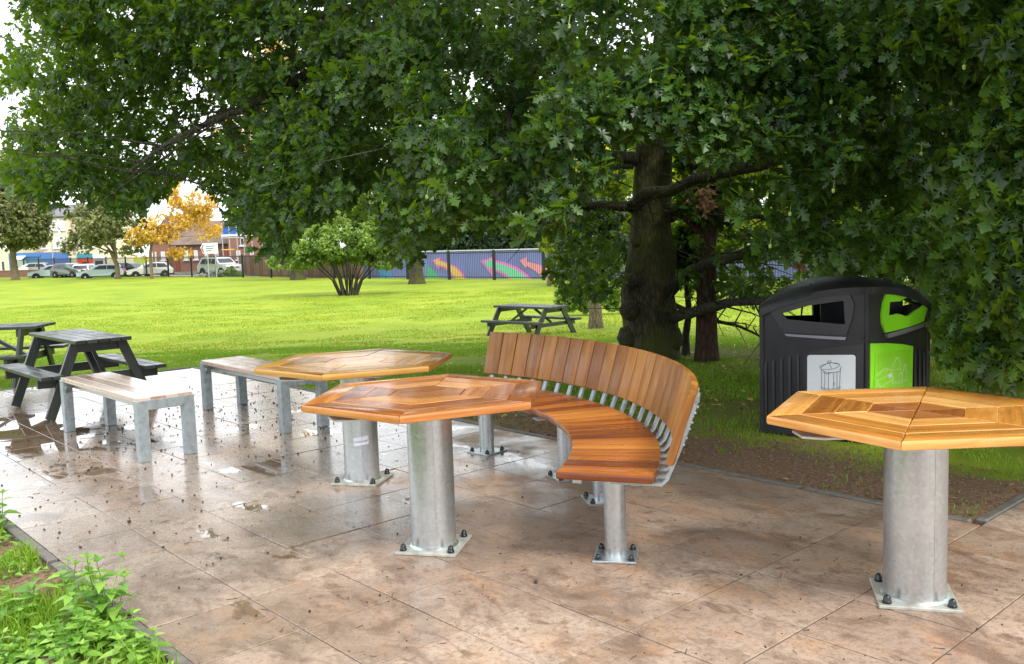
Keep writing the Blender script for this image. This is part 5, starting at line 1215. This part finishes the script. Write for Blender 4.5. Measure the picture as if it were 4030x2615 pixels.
def in_lawn(X, Y): a, b = A_(X, Y); return ((b > 7.25) | (a < -8.95)) & ~((b < 9.4) & (a > 2)) & (Y > 7.5)
blades(170000, (-5, 0, 1.5, 7.5, in_plot), .03, .11, M['grassblade'], 'plot_grass', 61, .0024, .38, 2.2)
blades(60000, (0, 6, 4, 11, in_verge), .012, .042, M['grassblade'], 'verge_grass', 62, .0022, .50, 3.0)
blades(230000, (-9, 5, 8, 17, in_lawn), .018, .045, M['grassblade'], 'lawn_grass', 63, .0034, .30, 1.2)
blades(9000, (-2, 3, 4, 7.6, lambda X, Y: (A_(X, Y)[1] > 7.2) & (A_(X, Y)[1] < 9.5) & (A_(X, Y)[0] < 11.8)), .01, .03, M['grassblade'], 'bed_tufts', 64, .0020, .72, 2.5)
blades(5000, (2.0, 2.6, 4.2, 5.0, lambda X, Y: (A_(X, Y)[1] > 7.15) & (A_(X, Y)[1] < 7.9) & (A_(X, Y)[0] < 11.85) & (A_(X, Y)[0] > 10.8)), .03, .06, M['grassblade'], 'corner_tuft', 65, .0024, .3, 2.5)

blades(150000, (-24, 14, 16, 46, lambda X, Y: np.abs(X + 1) < Y * .62), .02, .05, M['farblade'], 'far_lawn_grass', 66, .012, .40, 1.1)
def weed_plant(h, n, size, seed, leafk='ovate'):
    """upright leafy weed: stem plus opposite pairs of pointed leaves"""
    r = random.Random(seed); stem = []; lp = []; ld = []; lu = []; ls = []
    k = 5; p = Vector((0, 0, 0)); d = Vector((r.gauss(0, .18), r.gauss(0, .18), 1)).normalized(); pts = [p.copy()]
    for i in range(n):
        p = p + d * h / n; d = (d + Vector((r.gauss(0, .1), r.gauss(0, .1), 0))).normalized(); pts.append(p.copy()); a0 = i * 1.57 + r.random() * .5
        f = (i + 1) / n; s = size * (1.15 - .75 * f ** 2) if i else size * .8
        for a in ((a0, a0 + math.pi) if i < n - 1 else (a0, a0 + 1.57, a0 + math.pi, a0 + 4.7)):
            lp.append(tuple(p)); el = r.uniform(.0, .5) if i < n - 1 else .8; ld.append((math.cos(a), math.sin(a), el)); lu.append((r.gauss(0, .25), r.gauss(0, .25), 1)); ls.append(s * r.uniform(.8, 1.15))
    return pts, np.array(lp), np.array(ld), np.array(lu), np.array(ls)
def plant_clump(x, y, specs, label, seed):
    base = Vector((x, y, tzf(x, y))); t = thing('leafy_weed', base, label, 'weed', 0, None); r = random.Random(seed); LV, LT = leaf_mesh('ovate', .35, .2); parts = []; st = MB()
    for (dx, dy, h, n, s) in specs:
        if ab(x + dx, y + dy)[1] > -1.16: continue
        s *= 1.55
        pts, lp, ld, lu, ls = weed_plant(h, n, s, r.randint(0, 9999)); off = np.array([dx, dy, 0]); parts.append(scatter(LV, LT, lp + off, ld, lu, ls)); st.tube([p + Vector((dx, dy, 0)) for p in pts], [.003 - .0015 * i / len(pts) for i in range(len(pts))], 5)
    if not parts: bpy.data.objects.remove(t); return
    V, T = merge(parts); fast_mesh('leaves', V, T, M['weed'], t); tag(st.build('stems', M['weed'], t), kind='stuff')
def cl_specs(n_, rad, h0, h1, s, seed):
    return _cl(int(n_ * 1.15), rad, h0, h1, s, seed)
def _cl(n, rad, h0, h1, s, seed):
    r = random.Random(seed); return [(r.gauss(0, rad), r.gauss(0, rad), r.uniform(h0, h1), r.randint(4, 6), s * r.uniform(.75, 1.2)) for _ in range(n)]
wl = [(440, 2470, 12, .08, .18, .30, .062, 'tallest leafy weed clump at the corner of the plot, leaning over the stone edging'),
      (330, 2400, 9, .12, .10, .18, .060, 'leafy weed clump left of the tallest one in the bottom left plot'),
      (390, 2560, 10, .10, .10, .16, .060, 'broad low weed clump below the tallest one at the bottom of the picture'),
      (560, 2575, 7, .08, .07, .13, .052, 'small weed clump by the edging at the bottom of the picture'),
      (180, 2480, 9, .12, .06, .11, .046, 'low weed patch left of centre in the bottom left plot'),
      (70, 2590, 10, .12, .06, .11, .050, 'low weed patch in the bottom left corner'),
      (60, 2440, 6, .10, .05, .09, .040, 'sparse weed patch at the left edge near the bottom'),
      (250, 2600, 8, .09, .06, .11, .050, 'weed patch between the corner and the broad low clump'),
      (585, 2515, 4, .02, .05, .09, .045, 'short dark weed rooted right against the stone edging'),
      (310, 2290, 5, .08, .07, .12, .040, 'thin yellowish weed beside the upper part of the edging'),
      (8, 2110, 4, .03, .20, .30, .060, 'single upright weed at the left edge above the grassy plot')]
for i, (u, v, n, rad, h0, h1, s, lab) in enumerate(wl):
    g = gnd(u, v, -.03); plant_clump(g.x, g.y, cl_specs(n, rad, h0, h1, s, 70 + i), lab, 90 + i)
def ground_cover():
    r = np.random.default_rng(77); LV, LT = leaf_mesh('ovate', .3, .25); n = 10000
    a = r.uniform(1.5, 10, n); b = r.uniform(-4.2, -1.2, n); X = S0.x + EA.x * a + EB.x * b; Y = S0.y + EA.y * a + EB.y * b
    ok = vnoise(np.stack([X * 4, Y * 4, X * 0], -1), 12) + r.normal(0, .07, n) > .52; X, Y = X[ok], Y[ok]; n = len(X)
    P = np.stack([X, Y, tz(X, Y) + r.uniform(.0, .035, n)], -1); d = r.normal(0, 1, (n, 3)); d[:, 2] = r.uniform(0, .6, n)
    V, T = scatter(LV, LT, P, d, np.tile([[0, 0, 1.]], (n, 1)) + r.normal(0, .35, (n, 3)), r.uniform(.015, .042, n)); tag(fast_mesh('ground_cover', V, T, M['weed']), kind='stuff')
ground_cover()
def litter():
    # scattered dark acorns, cups and twig bits on the paving
    m = MB(); r = random.Random(5); cnt = 0
    spots = [(-2.8, 7.2, 1.0, 360), (-2.3, 8.6, .8, 300), (-4.0, 6.6, .9, 120), (-1.2, 6.8, .8, 120), (-2.2, 5.0, 1.0, 150), (-.6, 3.6, .8, 150), (.7, 3.0, .9, 130), (1.3, 2.8, .8, 130), (.2, 5.2, 1.0, 50), (1.2, 4.6, .8, 40)]
    for (cx, cy, s, n) in spots:
        for _ in range(n):
            x, y = r.gauss(cx, s), r.gauss(cy, s); a, b = ab(x, y)
            if not (-8.6 < a < 24 and -.95 < b < 6.95): continue
            k = r.random(); sz = (r.uniform(.0035, .008) if cx < -1.5 else r.uniform(.0015, .0042)) * (1.5 if r.random() < .08 else 1)
            if k < .75: m.lathe([(sz * .3, 0), (sz, sz * .5), (sz * .9, sz * 1.1), (sz * .3, sz * 1.5)], 6, Matrix.Translation((x, y, -.001)) @ Matrix.Rotation(r.random() * 6, 4, 'Z') @ Matrix.Diagonal((1, r.uniform(.6, 1), 1, 1)))
            else:
                a_ = r.random() * 6; L = r.uniform(.01, .045); m.tube([(x, y, .003), (x + math.cos(a_) * L, y + math.sin(a_) * L, .004)], .0013, 4)
    tag(m.build('acorn_litter', plain('dark_litter', (.035, .022, .014), .6, 0, .4, 40), None), kind='stuff')
    # fallen leaves
    LV, LT = leaf_mesh('oakfar', .1, .3); n = 4200; rr = np.random.default_rng(8); Y = 7.5 + 30 * rr.random(n) ** 1.6; X = rr.uniform(-.62, .55, n) * Y; a, b = ab(X, Y); ok = ((b > 7.4) | (a < -9)); X, Y = X[ok], Y[ok]
    P = np.stack([X, Y, tz(X, Y) + .02], -1); n = len(P); d = rr.normal(0, 1, (n, 3)); d[:, 2] *= .2; V, T = scatter(LV, LT, P, d, np.tile([[0, 0, 1.]], (n, 1)) + rr.normal(0, .4, (n, 3)), rr.uniform(.035, .075, n)); 
    tag(fast_mesh('fallen_leaves', V, T, leaf_mat('fallen_leaf', (.35, .16, .05), (.55, .38, .08), (.75, .66, .25), .2)), kind='stuff')
    n = 1500; X = rr.uniform(-3, 5, n); Y = rr.uniform(4, 9, n); a, b = ab(X, Y); ok = (b > 7.15) & (b < 13) & (a < 11.8); X, Y = X[ok], Y[ok]; P = np.stack([X, Y, tz(X, Y) + .008], -1); n = len(P); d = rr.normal(0, 1, (n, 3)); d[:, 2] *= .3
    V, T = scatter(LV, LT, P, d, np.tile([[0, 0, 1.]], (n, 1)) + rr.normal(0, .5, (n, 3)), rr.uniform(.015, .05, n)); tag(fast_mesh('bed_litter', V, T, leaf_mat('bed_leaf', (.10, .05, .025), (.24, .13, .06), (.45, .30, .16), .15)), kind='stuff')
    # clods of soil
    m = MB(); r = random.Random(15)
    for _ in range(1600):
        a, b = r.uniform(1, 11.8), r.uniform(7.2, 9.6); p = pab(a, b); sz = r.uniform(.004, .016); m.lathe([(sz * .5, 0), (sz, sz * .3), (sz * .7, sz * .8), (sz * .1, sz)], 5, Matrix.Translation((p.x, p.y, tzf(p.x, p.y) - .002)) @ Matrix.Rotation(r.random() * 6, 4, 'Z') @ Matrix.Diagonal((1, r.uniform(.5, 1), 1, 1)))
    for _ in range(700):
        a, b = r.uniform(2, 10), r.uniform(-3.2, -1.2); p = pab(a, b); sz = r.uniform(.004, .014); m.lathe([(sz * .5, 0), (sz, sz * .3), (sz * .7, sz * .8), (sz * .1, sz)], 5, Matrix.Translation((p.x, p.y, tzf(p.x, p.y) - .002)) @ Matrix.Rotation(r.random() * 6, 4, 'Z'))
    tag(m.build('soil_clods', plain('soil_clod', (.17, .10, .065), .9, 0, .5, 30), None), kind='stuff')
litter()
# ------------------------------------------------------------------ camera, sky, sun
cd = bpy.data.cameras.new('camera'); co = bpy.data.objects.new('camera', cd); COL.objects.link(co)
cd.sensor_width = 36; cd.lens = FPX / 4030 * 36; cd.clip_start = .05; cd.clip_end = 2000
co.matrix_world = Matrix.Translation(CAM) @ Matrix(((RT.x, UP.x, -FW.x, 0), (RT.y, UP.y, -FW.y, 0), (RT.z, UP.z, -FW.z, 0), (0, 0, 0, 1)))
scene.camera = co
SUN_EL, SUN_AZ = R(48), R(-125)      # azimuth of the sun measured from +Y clockwise: behind the camera on its left
SUN_AZ = R(140)
w = bpy.data.worlds.new('World'); scene.world = w; w.use_nodes = True; nt = w.node_tree; nt.nodes.clear()
out = nt.nodes.new('ShaderNodeOutputWorld'); bg = nt.nodes.new('ShaderNodeBackground'); sky = nt.nodes.new('ShaderNodeTexSky')
sky.sky_type = 'NISHITA'; sky.sun_disc = False; sky.sun_elevation = SUN_EL; sky.sun_rotation = SUN_AZ; sky.dust_density = 3.0
tc = nt.nodes.new('ShaderNodeTexCoord'); no = nt.nodes.new('ShaderNodeTexNoise'); no.inputs['Scale'].default_value = 2.2; no.inputs['Detail'].default_value = 5
mpn = nt.nodes.new('ShaderNodeMapping'); mpn.inputs['Scale'].default_value = (1, 1, 2.5); nt.links.new(tc.outputs['Generated'], mpn.inputs['Vector']); nt.links.new(mpn.outputs[0], no.inputs['Vector'])
rp = nt.nodes.new('ShaderNodeValToRGB'); rp.color_ramp.elements[0].position = .30; rp.color_ramp.elements[0].color = (.72, .72, .72, 1); rp.color_ramp.elements[1].position = .62; rp.color_ramp.elements[1].color = (1, 1, 1, 1)
nt.links.new(no.outputs['Fac'], rp.inputs['Fac'])
mx = nt.nodes.new('ShaderNodeMix'); mx.data_type = 'RGBA'; nt.links.new(rp.outputs['Color'], mx.inputs[0]); nt.links.new(sky.outputs[0], mx.inputs[6]); mx.inputs[7].default_value = (9.4, 9.8, 10.2, 1)
nt.links.new(mx.outputs[2], bg.inputs['Color']); bg.inputs['Strength'].default_value = .12; nt.links.new(bg.outputs[0], out.inputs['Surface'])
sl = bpy.data.lights.new('sun', 'SUN'); sl.energy = 1.5; sl.angle = R(12); sl.color = (1, .95, .86)
so = bpy.data.objects.new('sun', sl); COL.objects.link(so)
sd = Vector((math.sin(SUN_AZ) * math.cos(SUN_EL), math.cos(SUN_AZ) * math.cos(SUN_EL), math.sin(SUN_EL)))
so.rotation_euler = sd.to_track_quat('Z', 'Y').to_euler(); so.location = sd * 30
vs_ = scene.view_settings; vs_.view_transform = 'Standard'; vs_.look = 'None'; vs_.gamma = 1; vs_.exposure = 1.0
scene.cycles.max_bounces = 8; scene.cycles.transparent_max_bounces = 8
